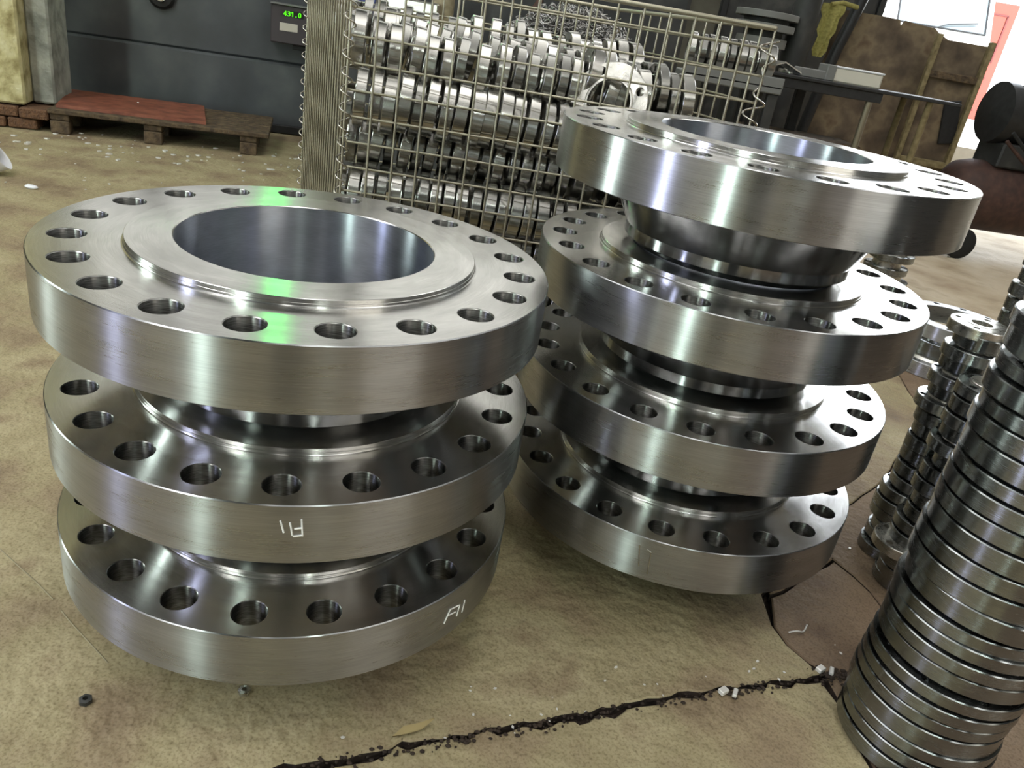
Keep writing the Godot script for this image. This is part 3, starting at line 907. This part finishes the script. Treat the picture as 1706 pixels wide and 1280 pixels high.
# ------------------------------------------------------------------ far left: pillar, pallet, machine
func build_left_machine() -> void:
	var U := Vector3(0.9536, 0, -0.3009)
	var N := Vector3(-0.3009, 0, -0.9536)
	var O := Vector3(-2.60, 0, -4.106)
	var T := Basis(U, Vector3.UP, -N)
	# plastered pillar on a brick plinth
	var pl := struct("pillar", boxm(Vector3(-0.45, 2.56, -0.2), Vector3(0.62, 4.88, 0.36), 0.01), M.pillar_plaster, O, T)
	mesh("grey_side", boxm(Vector3(-0.085, 2.56, -0.31), Vector3(0.11, 4.88, 0.34), 0.01), M.pillar_grey, pl)  # grey strip down the right side of the pillar
	for row in 2:
		for k in 5:
			mesh("brick", boxm(Vector3(-0.74 + 0.145 * k + (0.06 if row else 0.0), 0.03 + 0.056 * row, -0.19), Vector3(0.135, 0.05, 0.38 + 0.01 * ((k * 7 + row * 3) % 4)), 0.006), M.brick, pl)
	# wooden pallet
	var pa := thing("wooden_pallet", "low dark wooden pallet against the grey machine, red board on it", "pallet", O, T)
	for k in 5:
		mesh("deck_board", boxm(Vector3(0.52, 0.115, -0.03 - 0.13 * k), Vector3(1.1, 0.025, 0.115), 0.004), M.old_wood, pa)
	for x in [0.0, 0.45, 0.94]:
		mesh("bearer", boxm(Vector3(x + 0.02, 0.085, -0.29), Vector3(0.09, 0.032, 0.6), 0.004), M.old_wood, pa)
		for z in [-0.02, -0.29, -0.56]:
			mesh("block", boxm(Vector3(x + 0.02, 0.034, z), Vector3(0.09, 0.066, 0.075), 0.004), M.old_wood, pa)
	var bd := thing("red_board", "flat red brown board lying on the wooden pallet", "board", O + T * Vector3(0, 0.1285, 0), T)
	var bm := MB.new()
	bm.extrude(PackedVector2Array([Vector2(0.0, 0.02), Vector2(0.735, 0.035), Vector2(0.665, 0.6), Vector2(-0.06, 0.59)]), 0.0, 0.016, Basis(Vector3.RIGHT, -PI / 2))
	mesh("panel", bm, M.red_board, bd)
	var nail := MB.new()
	nail.lathe([Vector2(0.008, 0.016), Vector2(0.006, 0.019), Vector2(0.0, 0.019)], 10, 1, 4)
	tag(mesh("nail_head", nail, M.bright_steel, bd, Vector3(0.33, 0, -0.4)), "pale nail head")
	# the grey machine with its control box
	var m := thing("machine_tool", "large dark grey machine cabinet with stepped front and green digit readout", "machine", O + T * Vector3(0, 0, -0.8), T)
	mesh("lower_panel", boxm(Vector3(0.68, 0.215, -0.5), Vector3(1.66, 0.43, 1.0), 0.012), M.machine_grey, m)
	mesh("upper_panel", boxm(Vector3(0.68, 0.99, -0.53), Vector3(1.66, 1.12, 0.98), 0.012), M.machine_grey, m)
	mesh("dark_toe_strip", boxm(Vector3(0.68, 0.03, -0.46), Vector3(1.62, 0.05, 0.97), 0.004), M.black_paint, m)  # solid black strip along the foot of the machine
	var ch := MB.new()
	ch.lathe([Vector2(0.0, 0.0), Vector2(0.075, 0.0), Vector2(0.075, 0.03), Vector2(0.06, 0.045), Vector2(0.034, 0.05)], 32, 1, 6)
	var knob := mesh("hand_wheel", ch, M.black_paint, m, Vector3(0.41, 0.71, -0.042), Basis(Vector3.RIGHT, PI / 2))
	var kc := MB.new()
	kc.lathe([Vector2(0.034, 0.045), Vector2(0.03, 0.062), Vector2(0.0, 0.064)], 24, 1, 6)
	tag(mesh("wheel_centre", kc, M.bright_steel, knob), "shiny steel centre")
	var cb := mesh("control_box", boxm(Vector3(1.17, 0.665, 0.04), Vector3(0.262, 0.215, 0.17), 0.006), M.box_plastic, m)
	var tx := TextMesh.new()
	tx.text = "431.0"
	var sf := SystemFont.new()
	sf.font_names = PackedStringArray(["Droid Sans Mono"])
	tx.font = sf
	tx.font_size = 40
	tx.pixel_size = 0.00088
	tx.depth = 0.004
	tag(mesh("digits", tx, M.green_digits, cb, Vector3(1.165, 0.727, 0.126)), "glowing green digits of the readout")
	mesh("digit_window", boxm(Vector3(1.165, 0.727, 0.122), Vector3(0.14, 0.04, 0.006)), M.black_paint, cb)
	tag(mesh("label_plate", boxm(Vector3(1.145, 0.652, 0.126), Vector3(0.105, 0.045, 0.004), 0.001), M.paper, cb), "pale blank label")
	mesh("top_edge", boxm(Vector3(1.17, 0.775, 0.05), Vector3(0.27, 0.008, 0.18)), M.grey_paint, cb)
	mesh("bracket", boxm(Vector3(1.23, 0.54, 0.02), Vector3(0.12, 0.025, 0.1)), M.machine_dark, cb)
	# unseen green light on a mast, placed for the glint on the left stack
	var ml := MB.new()
	ml.tube([Vector3(1.12, 1.55, 0.0 - 0.06), Vector3(1.12, 2.2, -0.06)], 0.012, 8)
	mesh("mast", ml, M.grey_paint, m)
	var bl := MB.new()
	bl.lathe([Vector2(0.0, 0.0), Vector2(0.045, 0.0), Vector2(0.05, 0.01), Vector2(0.05, 0.12), Vector2(0.04, 0.137), Vector2(0.0, 0.14)], 20, 1, 4)
	tag(mesh("unseen_green_lamp", bl, M.unseen_lamp_green, m, Vector3(1.12, 2.2, -0.06)), "green lamp out of view above the machine")
	var gl := OmniLight3D.new()
	gl.name = "unseen_green_lamp_light"
	gl.light_color = Color(0.15, 1.0, 0.45)
	gl.light_energy = 0.012
	gl.light_size = 0.04
	gl.omni_range = 12.0
	gl.omni_attenuation = 2.0
	gl.shadow_enabled = true
	gl.position = O + T * Vector3(1.12, 2.3, -0.86) + T * Vector3(0, 0, 0.07)
	add_child(gl)

# ------------------------------------------------------------------ behind the basket
func build_middle_machine() -> void:
	var m := thing("bench_lathe", "dark lathe with beige tool block and blue post, seen through the basket", "machine", Vector3(-0.45, 0, -4.2))
	mesh("bed", boxm(Vector3(-0.1, 0.36, -0.1), Vector3(1.25, 0.72, 0.5), 0.02), M.machine_dark, m)
	mesh("added_dark_backdrop", boxm(Vector3(0.1, 0.65, -0.75), Vector3(1.9, 1.3, 0.5), 0.02), M.machine_dark, m)  # dark box added where the background lies in shade
	mesh("blue_post", boxm(Vector3(-0.56, 0.86, 0.02), Vector3(0.1, 0.28, 0.1), 0.01), M.blue_paint, m)
	mesh("head", boxm(Vector3(-0.33, 0.89, 0.05), Vector3(0.26, 0.07, 0.16), 0.008), M.bright_steel, m)
	mesh("head_step", boxm(Vector3(-0.32, 0.835, 0.05), Vector3(0.2, 0.04, 0.12), 0.006), M.bright_steel, m)
	mesh("tool_block", boxm(Vector3(-0.16, 0.80, 0.06), Vector3(0.22, 0.05, 0.14), 0.005), M.stone_beige, m)
	mesh("tool_block", boxm(Vector3(-0.2, 0.75, 0.05), Vector3(0.3, 0.05, 0.18), 0.005), M.stone_beige, m)
	var cy := MB.new()
	cy.lathe([Vector2(0.0, 0.0), Vector2(0.05, 0.0), Vector2(0.055, 0.02), Vector2(0.055, 0.16), Vector2(0.0, 0.16)], 24, 1, 4)
	mesh("beige_drum", cy, M.stone_beige, m, Vector3(-0.2, 0.83, 0.0))
	for a in [[Vector3(0.06, 0.6, 0.2), Vector3(0.26, 1.02, -0.2), 0.018], [Vector3(0.14, 0.74, 0.22), Vector3(0.3, 0.96, 0.1), 0.007]]:
		var t := MB.new()
		t.tube([a[0], a[1]], a[2], 8)
		mesh("feed_bar", t, M.rust_red if a[2] > 0.01 else M.old_wire, m)
	# heap of swarf in a dark bin behind the basket
	var bin := thing("swarf_bin", "dark steel bin heaped with curly swarf behind the basket", "bin", Vector3(0.0, 0, -3.36))
	var bm := MB.new()
	bm.lathe([Vector2(0.0, 0.01), Vector2(0.36, 0.01), Vector2(0.42, 0.66), Vector2(0.435, 0.67), Vector2(0.425, 0.68), Vector2(0.40, 0.67), Vector2(0.34, 0.1), Vector2(0.0, 0.1)], 36, 2, 4)
	mesh("tub", bm, M.machine_dark, bin)
	var hp := MB.new()
	hp.lathe([Vector2(0.405, 0.62), Vector2(0.33, 0.76), Vector2(0.22, 0.86), Vector2(0.1, 0.92), Vector2(0.0, 0.935)], 28, 2, 4, 0, false, true)
	mesh("heap_core", hp, M.machine_dark, bin)
	var curl := MB.new()
	var ps := []
	for k in 26:
		var t := TAU * k / 9.0
		ps.push_back(Vector3(0.012 * cos(t), 0.0024 * k - 0.03, 0.012 * sin(t)))
	curl.tube(ps, 0.0022, 4)
	var mm := MultiMesh.new()
	mm.transform_format = MultiMesh.TRANSFORM_3D
	mm.mesh = curl.done()
	mm.instance_count = 1500
	for k in 1500:
		var t := rng.randf() * TAU
		var f := sqrt(rng.randf())
		var rr := 0.41 * f
		var hh := 0.64 + 0.33 * (1.0 - f * f) + rng.randf_range(-0.01, 0.03)
		var bs := Basis(Vector3(rng.randfn(), rng.randfn(), rng.randfn()).normalized(), rng.randf() * TAU).scaled(Vector3.ONE * rng.randf_range(0.6, 1.3))
		mm.set_instance_transform(k, Transform3D(bs, Vector3(rr * cos(t), hh, rr * sin(t))))
	var mi := MultiMeshInstance3D.new()
	mi.name = "swarf"
	mi.multimesh = mm
	mi.material_override = M.swarf_steel
	mi.set_meta("kind", "stuff")
	bin.add_child(mi, true)

# ------------------------------------------------------------------ the right background
func build_right_corner() -> void:
	# work table
	var t := thing("work_table", "dark steel work table with tubular legs by the dirty partition", "table", Vector3(1.72, 0, -5.3), yaw(0.0))
	mesh("table_top", boxm(Vector3(0.0, 0.862, 0), Vector3(1.24, 0.02, 0.52), 0.004), M.black_paint, t)
	mesh("apron", boxm(Vector3(-0.22, 0.825, 0.235), Vector3(0.76, 0.055, 0.02), 0.003), M.black_paint, t)
	for p in [[0.1, 0.22], [0.46, 0.2], [0.46, -0.2]]:
		var l := MB.new()
		l.tube([Vector3(p[0], 0.0, p[1]), Vector3(p[0], 0.852, p[1])], 0.02, 10)
		mesh("leg", l, M.pale_wood if p[0] > 0.4 else M.old_wire, t)
	for p in [[-0.55, 0.2], [-0.55, -0.2], [-0.2, -0.2]]:
		mesh("leg", boxm(Vector3(p[0], 0.426, p[1]), Vector3(0.06, 0.852, 0.06)), M.black_paint, t)
	mesh("shelf", boxm(Vector3(-0.2, 0.52, -0.02), Vector3(0.7, 0.03, 0.44)), M.old_wood, t)
	var ex := thing("wooden_crate", "brown wooden crate standing under the work table", "crate", Vector3(1.62, 0, -5.3))
	for k in 4:
		mesh("slat", boxm(Vector3(0, 0.06 + 0.11 * k, 0.15), Vector3(0.5, 0.1, 0.02)), M.old_wood, ex)
	mesh("body", boxm(Vector3(0, 0.22, -0.02), Vector3(0.48, 0.43, 0.3)), M.cardboard, ex)
	var wb := thing("white_box", "white shallow box lying on the black work table", "box", Vector3(1.74, 0.872, -5.25), yaw(-0.08))
	mesh("tray", boxm(Vector3(0, 0.04, 0), Vector3(0.29, 0.08, 0.2), 0.008), M.paper, wb)
	mesh("lid", boxm(Vector3(0, 0.084, 0), Vector3(0.3, 0.012, 0.21), 0.004), M.plastic_white, wb)
	var vi := thing("steel_clamp", "grey stepped steel clamp block next to the white box", "clamp", Vector3(1.52, 0.872, -5.2), yaw(0.2))
	mesh("jaw", boxm(Vector3(0.04, 0.045, 0), Vector3(0.06, 0.09, 0.12), 0.005), M.grey_paint, vi)
	mesh("base", boxm(Vector3(-0.06, 0.025, 0), Vector3(0.18, 0.05, 0.1), 0.005), M.grey_paint, vi)
	var sc := thing("scrap_plate", "bent bright sheet metal scrap on the left end of the work table", "scrap", Vector3(1.25, 0.872, -5.2), yaw(0.1))
	var sh := MB.new()
	sh.extrude(PackedVector2Array([Vector2(-0.12, 0.0), Vector2(0.02, 0.055), Vector2(0.13, 0.012), Vector2(0.13, 0.018), Vector2(0.02, 0.063), Vector2(-0.12, 0.006)]), -0.1, 0.1)
	mesh("sheet", sh, M.bright_steel, sc)
	var hf := make_small(0.075, 0.02, 0.03, 0.045, 0.014, 4, 0.008, M.bright_steel, M.bright_steel, 48)
	place(hf, "table_flange", "shiny flange lying on the work table beside the bent scrap", Vector3(1.19, 0.872, -5.38), yaw(0.3), "flanges on the work table")
	place(hf, "table_flange", "shiny flange lying on the work table behind the clamp", Vector3(1.4, 0.872, -5.42), yaw(1.0), "flanges on the work table")
	hf.free()
	# drill column with a stack of round plates
	var d := thing("drill_press", "dark drill press column carrying round grey plates behind the work table", "machine", Vector3(1.22, 0, -5.95))
	var col := MB.new()
	col.lathe([Vector2(0.0, 0), Vector2(0.3, 0), Vector2(0.3, 0.05), Vector2(0.12, 0.12), Vector2(0.1, 0.9), Vector2(0.1, 1.0), Vector2(0.0, 1.0)], 28, 1, 4)
	mesh("column", col, M.machine_dark, d)
	var y := 1.0
	for q in [[0.17, 0.06, 1], [0.13, 0.04, 0], [0.2, 0.045, 1], [0.15, 0.03, 0], [0.21, 0.04, 1]]:
		var pm := MB.new()
		pm.lathe([Vector2(0, 0), Vector2(q[0] - 0.003, 0), Vector2(q[0], 0.003), Vector2(q[0], q[1] - 0.003), Vector2(q[0] - 0.003, q[1]), Vector2(0, q[1])], 36, 2, 8)
		mesh("plate", pm, M.machine_dark if q[2] == 0 else M.grey_paint, d, Vector3(0.05, y, 0.05))
		y += q[1]
	var sp := MB.new()
	sp.tube([Vector3(0.32, 0, -0.05), Vector3(0.32, 2.2, -0.05)], 0.09, 14)
	mesh("mast", sp, M.machine_dark, d)
	# rag and dark pipe
	var rg := thing("hanging_rag", "yellow green rag hanging from the dark slanted pipe", "rag", Vector3(1.75, 1.0, -6.12))
	var rm := MB.new()
	var rows := 9
	var cols := 8
	for j in rows:
		for i in cols:
			var f := float(j) / (rows - 1)
			var w := 0.085 * (1.0 - 0.55 * f) + 0.01 * sin(j * 2.1)
			var x := (float(i) / (cols - 1) - 0.5) * 2.0 * w - 0.03 * f
			rm.pt(Vector3(x, 0.34 * (1.0 - f), 0.03 * sin(i * 1.6 + j * 0.3) + 0.02), Vector3(0.3 * cos(i * 1.6), 0.1, 1).normalized(), Vector2(i, j) * 0.1)
			rm.pt(Vector3(x, 0.34 * (1.0 - f), 0.03 * sin(i * 1.6 + j * 0.3) + 0.012), -Vector3(0.3 * cos(i * 1.6), 0.1, 1).normalized(), Vector2(i, j) * 0.1)
	for j in rows - 1:
		for i in cols - 1:
			for s in 2:
				var a := (j * cols + i) * 2 + s
				rm.quad(a, a + 2, a + 2 + cols * 2, a + cols * 2)
	mesh("cloth", rm, M.rag, rg)
	var knot := MB.new()
	knot.tube([Vector3(-0.03, 0.335, 0.02), Vector3(0.06, 0.36, -0.03), Vector3(0.17, 0.35, -0.06), Vector3(0.22, 0.33, -0.1)], 0.016, 7)
	mesh("tied_end", knot, M.rag, rg)
	var pp := MB.new()
	pp.tube([Vector3(1.76, 0.0, -6.25), Vector3(1.88, 1.05, -6.22), Vector3(2.02, 1.75, -6.2)], 0.04, 10)
	tag(mesh("slanted_pipe", pp, M.black_paint), "dark pipe slanting up behind the hanging rag", "pipe")
	# dirty partition sheet with a ragged top
	var ps := PackedVector2Array([Vector2(-0.52, 0.0), Vector2(0.36, 0.0), Vector2(0.36, 1.24), Vector2(0.24, 1.29), Vector2(0.2, 1.315), Vector2(0.08, 1.32), Vector2(-0.02, 1.33), Vector2(-0.04, 1.29), Vector2(-0.06, 1.33), Vector2(-0.2, 1.335), Vector2(-0.5, 1.33)])
	var pm2 := MB.new()
	pm2.extrude(ps, -0.012, 0.012)
	tag(mesh("partition_sheet", pm2, M.dirty_sheet, null, Vector3(2.36, 0, -6.36), yaw(0.0)), "dirty brown partition sheet with ragged top edge behind the table", "partition")
	var ds := thing("added_dark_sheet", "tall dark sheet added behind the drill press and rag to cover the wall", "screen", Vector3(1.80, 0, -7.2), yaw(0.02))  # dark sheet added to cover the bright wall behind
	mesh("sheet", boxm(Vector3(0, 1.15, 0), Vector3(1.3, 2.26, 0.03), 0.004), M.machine_dark, ds)
	for x in [-0.62, 0.62]:
		mesh("post", boxm(Vector3(x, 1.15, 0.03), Vector3(0.05, 2.3, 0.05), 0.004), M.black_paint, ds)
	# board on a wooden frame
	var f := thing("framed_board", "worn wooden board in a pale upright frame beside the doorway", "board", Vector3(2.74, 0, -6.2))
	mesh("board", boxm(Vector3(0.0, 0.63, -0.03), Vector3(0.36, 1.24, 0.02), 0.004), M.dirty_sheet, f)
	for x in [-0.19, 0.185]:
		mesh("upright", boxm(Vector3(x, 0.64, 0), Vector3(0.035, 1.28, 0.05), 0.005), M.pale_wood, f)
	for y2 in [1.02, 0.42, 0.12]:
		mesh("crosspiece", boxm(Vector3(0, y2, 0.0), Vector3(0.35, 0.05, 0.035), 0.005), M.pale_wood if y2 < 0.5 else M.old_wood, f)
	mesh("patch", boxm(Vector3(0.1, 0.72, -0.012), Vector3(0.12, 0.3, 0.02), 0.01, Basis(Vector3(0, 0, 1), 0.2)), M.black_paint, f)
	# air compressor
	var c := thing("air_compressor", "black motor on a rusty red compressor tank with a black wheel", "compressor", Vector3(2.95, 0, -5.2), yaw(0.12))
	var tank := MB.new()
	tank.lathe([Vector2(0.0, -0.62), Vector2(0.12, -0.6), Vector2(0.19, -0.54), Vector2(0.21, -0.46), Vector2(0.21, 0.46), Vector2(0.19, 0.54), Vector2(0.12, 0.6), Vector2(0.0, 0.62)], 36, 2, 4, 0, false, true)
	mesh("tank", tank, M.rust_red, c, Vector3(0.1, 0.37, 0), Basis(Vector3(0, 0, 1), PI / 2))
	var mo := MB.new()
	mo.lathe([Vector2(0.0, -0.42), Vector2(0.1, -0.42), Vector2(0.165, -0.4), Vector2(0.175, -0.37), Vector2(0.175, -0.3), Vector2(0.16, -0.29), Vector2(0.16, 0.3), Vector2(0.175, 0.31), Vector2(0.175, 0.38), Vector2(0.0, 0.4)], 36, 2, 4)
	mesh("motor", mo, M.black_paint, c, Vector3(0.02, 0.86, 0), Basis(Vector3(0, 0, 1), PI / 2))
	var fins := MB.new()
	for k in 16:
		var a := PI * k / 15.0
		fins.box(Vector3(0.02, 0.86 + 0.165 * sin(a), 0.165 * cos(a)), Vector3(0.56, 0.018, 0.006), 0.001, Basis(Vector3.RIGHT, -a))
	mesh("fins", fins, M.black_paint, c)
	mesh("saddle", boxm(Vector3(0.05, 0.63, 0), Vector3(0.7, 0.14, 0.26), 0.01), M.machine_dark, c)
	for x in [-0.38, 0.5]:
		var wh := MB.new()
		wh.lathe([Vector2(0.0, -0.03), Vector2(0.07, -0.03), Vector2(0.095, -0.02), Vector2(0.095, 0.02), Vector2(0.07, 0.03), Vector2(0.0, 0.03)], 28, 1, 4, 0, false, true)
		mesh("wheel", wh, M.rubber, c, Vector3(x, 0.095, 0.2), Basis(Vector3.RIGHT, PI / 2))
		mesh("strut", boxm(Vector3(x, 0.15, 0.08), Vector3(0.05, 0.16, 0.2), 0.005), M.rust_red, c)
	for k in 2:
		var h := MB.new()
		var pts := []
		for i in 16:
			var f2 := i / 15.0
			pts.push_back(Vector3(-0.36 + 0.9 * f2, 0.72 - 0.26 * sin(PI * f2 * 0.8) + 0.05 * k, 0.22 + 0.03 * sin(f2 * 5.0 + k)))
		h.tube(pts, 0.011, 7)
		mesh("hose", h, M.rust_red if k == 0 else M.rubber, c)

# ------------------------------------------------------------------ litter on the floor
func chips(called: String, label: String, count: int, c: Vector3, ext: Vector3, turn: Basis, lo: float, hi: float) -> void:
	var m := MB.new()
	m.extrude(PackedVector2Array([Vector2(-0.5, -0.25), Vector2(0.1, -0.32), Vector2(0.5, 0.0), Vector2(0.25, 0.3), Vector2(-0.3, 0.25)]), 0.0, 0.2, Basis(Vector3.RIGHT, -PI / 2))
	var mm := MultiMesh.new()
	mm.transform_format = MultiMesh.TRANSFORM_3D
	mm.mesh = m.done()
	mm.instance_count = count
	for k in count:
		var p := c + turn * Vector3(rng.randf_range(-1, 1) * ext.x, 0, rng.randf_range(-1, 1) * ext.z)
		p.y = 0.0005
		mm.set_instance_transform(k, Transform3D(yaw(rng.randf() * TAU).scaled(Vector3.ONE * rng.randf_range(lo, hi)), p))
	var mi := MultiMeshInstance3D.new()
	mi.name = numbered(called)
	mi.multimesh = mm
	mi.material_override = M.chip
	add_child(mi, true)
	tag(mi, label, "chips", "", "stuff")

func crumbs(called: String, label: String, count: int, line: Array, spread: float) -> void:
	var m := SphereMesh.new()
	m.radius = 0.5; m.height = 1.0; m.radial_segments = 6; m.rings = 3
	var mm := MultiMesh.new()
	mm.transform_format = MultiMesh.TRANSFORM_3D
	mm.mesh = m
	mm.instance_count = count
	for k in count:
		var f := rng.randf() * (line.size() - 1)
		var i := mini(int(f), line.size() - 2)
		var p: Vector2 = line[i].lerp(line[i + 1], f - i)
		var sz := rng.randf_range(0.002, 0.007)
		mm.set_instance_transform(k, Transform3D(yaw(rng.randf() * TAU).scaled(Vector3(sz * rng.randf_range(0.7, 1.6), sz * 0.7, sz)), Vector3(p.x + rng.randfn() * spread, 0.0005, p.y + 0.006 + rng.randfn() * spread * 0.6)))
	var mi := MultiMeshInstance3D.new()
	mi.name = numbered(called)
	mi.multimesh = mm
	mi.material_override = M.dirt
	add_child(mi, true)
	tag(mi, label, "dirt", "", "stuff")

func build_debris() -> void:
	var T := Basis(Vector3(0.9536, 0, -0.3009), Vector3.UP, Vector3(0.3009, 0, 0.9536))
	chips("metal_chips", "pale metal chips scattered before the wooden pallet", 90, Vector3(-1.9, 0, -4.12), Vector3(0.85, 0, 0.3), T, 0.008, 0.03)
	chips("metal_chips", "sparse metal chips on the floor left of the basket", 40, Vector3(-1.7, 0, -3.2), Vector3(0.7, 0, 0.6), T, 0.006, 0.02)
	chips("metal_chips", "tiny swarf flecks along the floor crack", 28, Vector3(0.25, 0, -0.93), Vector3(0.5, 0, 0.05), yaw(0.40), 0.002, 0.007)
	chips("metal_chips", "tiny flecks on the brown floor by the small stacks", 40, Vector3(0.85, 0, -1.75), Vector3(0.3, 0, 0.5), T, 0.003, 0.008)
	crumbs("dirt_crumbs", "dark dirt crumbs packed in the long floor crack", 260, [Vector2(-0.179, -0.710), Vector2(0.007, -0.790), Vector2(0.164, -0.855), Vector2(0.402, -0.960), Vector2(0.61, -1.04)], 0.008)
	crumbs("dirt_crumbs", "dark dirt heap between the crack and the foreground stack", 160, [Vector2(0.62, -1.05), Vector2(0.68, -1.06)], 0.014)
	# a few single pieces
	var lf := MB.new()
	var outline := [[-0.03, 0.0, 0.0], [-0.012, 0.006, 0.006], [0.012, 0.005, 0.004], [0.032, 0.0, 0.012]]
	for k in 3:
		var a: Array = outline[k]
		var b: Array = outline[k + 1]
		lf.flat([Vector3(a[0], a[2] + 0.002, -a[1]), Vector3(b[0], b[2] + 0.002, -b[1]), Vector3(b[0], b[2], b[1]), Vector3(a[0], a[2], a[1])], Vector3.UP)
		lf.flat([Vector3(a[0], a[2] + 0.001, -a[1]), Vector3(b[0], b[2] + 0.001, -b[1]), Vector3(b[0], b[2] - 0.001, b[1]), Vector3(a[0], a[2] - 0.001, a[1])], Vector3.DOWN)
	tag(mesh("dry_leaf", lf, M.leaf, null, Vector3(-0.055, 0.003, -0.785), yaw(0.55)), "curled dry leaf lying at the floor crack", "leaf")
	var nut := MB.new()
	nut.lathe([Vector2(0.004, 0), Vector2(0.009, 0.001), Vector2(0.009, 0.007), Vector2(0.004, 0.008), Vector2(0.004, 0.0)], 6, 1, 4)
	tag(mesh("steel_nut", nut, M.machine_dark, null, Vector3(-0.503, 0.0, -0.742)), "small dark nut on the floor at lower left", "nut")
	tag(mesh("steel_nut", nut, M.bright_steel, null, Vector3(-0.305, 0.0, -0.802), yaw(0.3)), "small shiny nut below the left stack's bottom rim", "nut")
	var sv := MB.new()
	var ps := []
	for k in 14:
		ps.push_back(Vector3(0.004 * k - 0.028, 0.004 + 0.004 * sin(k * 0.5), 0.008 * sin(k * 0.25)))
	sv.tube(ps, 0.0016, 5)
	tag(mesh("metal_shaving", sv, M.chip, null, Vector3(0.6, 0.0, -1.15), yaw(0.6)), "curved metal shaving on the dark slab edge right of the bottom flange", "shaving")
	var spots := [[Vector3(0.612, 0.0, -1.052), "square bright offcut wedged in the slab corner"], [Vector3(0.425, 0.0, -0.962), "bright offcut lying in the long floor crack"]]
	for s in spots:
		var o := thing("steel_offcut", s[1], "offcut", s[0], yaw(0.7))
		mesh("piece", boxm(Vector3(0, 0.005, 0), Vector3(0.016, 0.008, 0.011), 0.001), M.chip, o)
		mesh("piece", boxm(Vector3(0.016, 0.004, 0.012), Vector3(0.018, 0.006, 0.007), 0.001, yaw(0.5)), M.chip, o)
	# a white plastic cup lying at the left edge and a pale pebble by it
	var cup := MB.new()
	cup.lathe([Vector2(0.0, 0.0), Vector2(0.042, 0.0), Vector2(0.058, 0.09), Vector2(0.062, 0.092), Vector2(0.061, 0.095), Vector2(0.055, 0.09), Vector2(0.04, 0.004), Vector2(0.0, 0.004)], 28, 1, 4)
	tag(mesh("plastic_cup", cup, M.plastic_white, null, Vector3(-2.33, 0.03, -3.14), yaw(0.4) * Basis(Vector3(0, 0, 1), -1.0)), "white plastic cup tipped over on the floor at the left edge", "cup")
	var pb := SphereMesh.new()
	pb.radius = 0.5; pb.height = 1.0; pb.radial_segments = 16; pb.rings = 8
	tag(mesh("pale_pebble", pb, M.plastic_white, null, Vector3(-2.06, 0.008, -3.05), Basis.IDENTITY.scaled(Vector3(0.055, 0.018, 0.03))), "pale flat pebble on the floor near the tipped cup", "pebble")
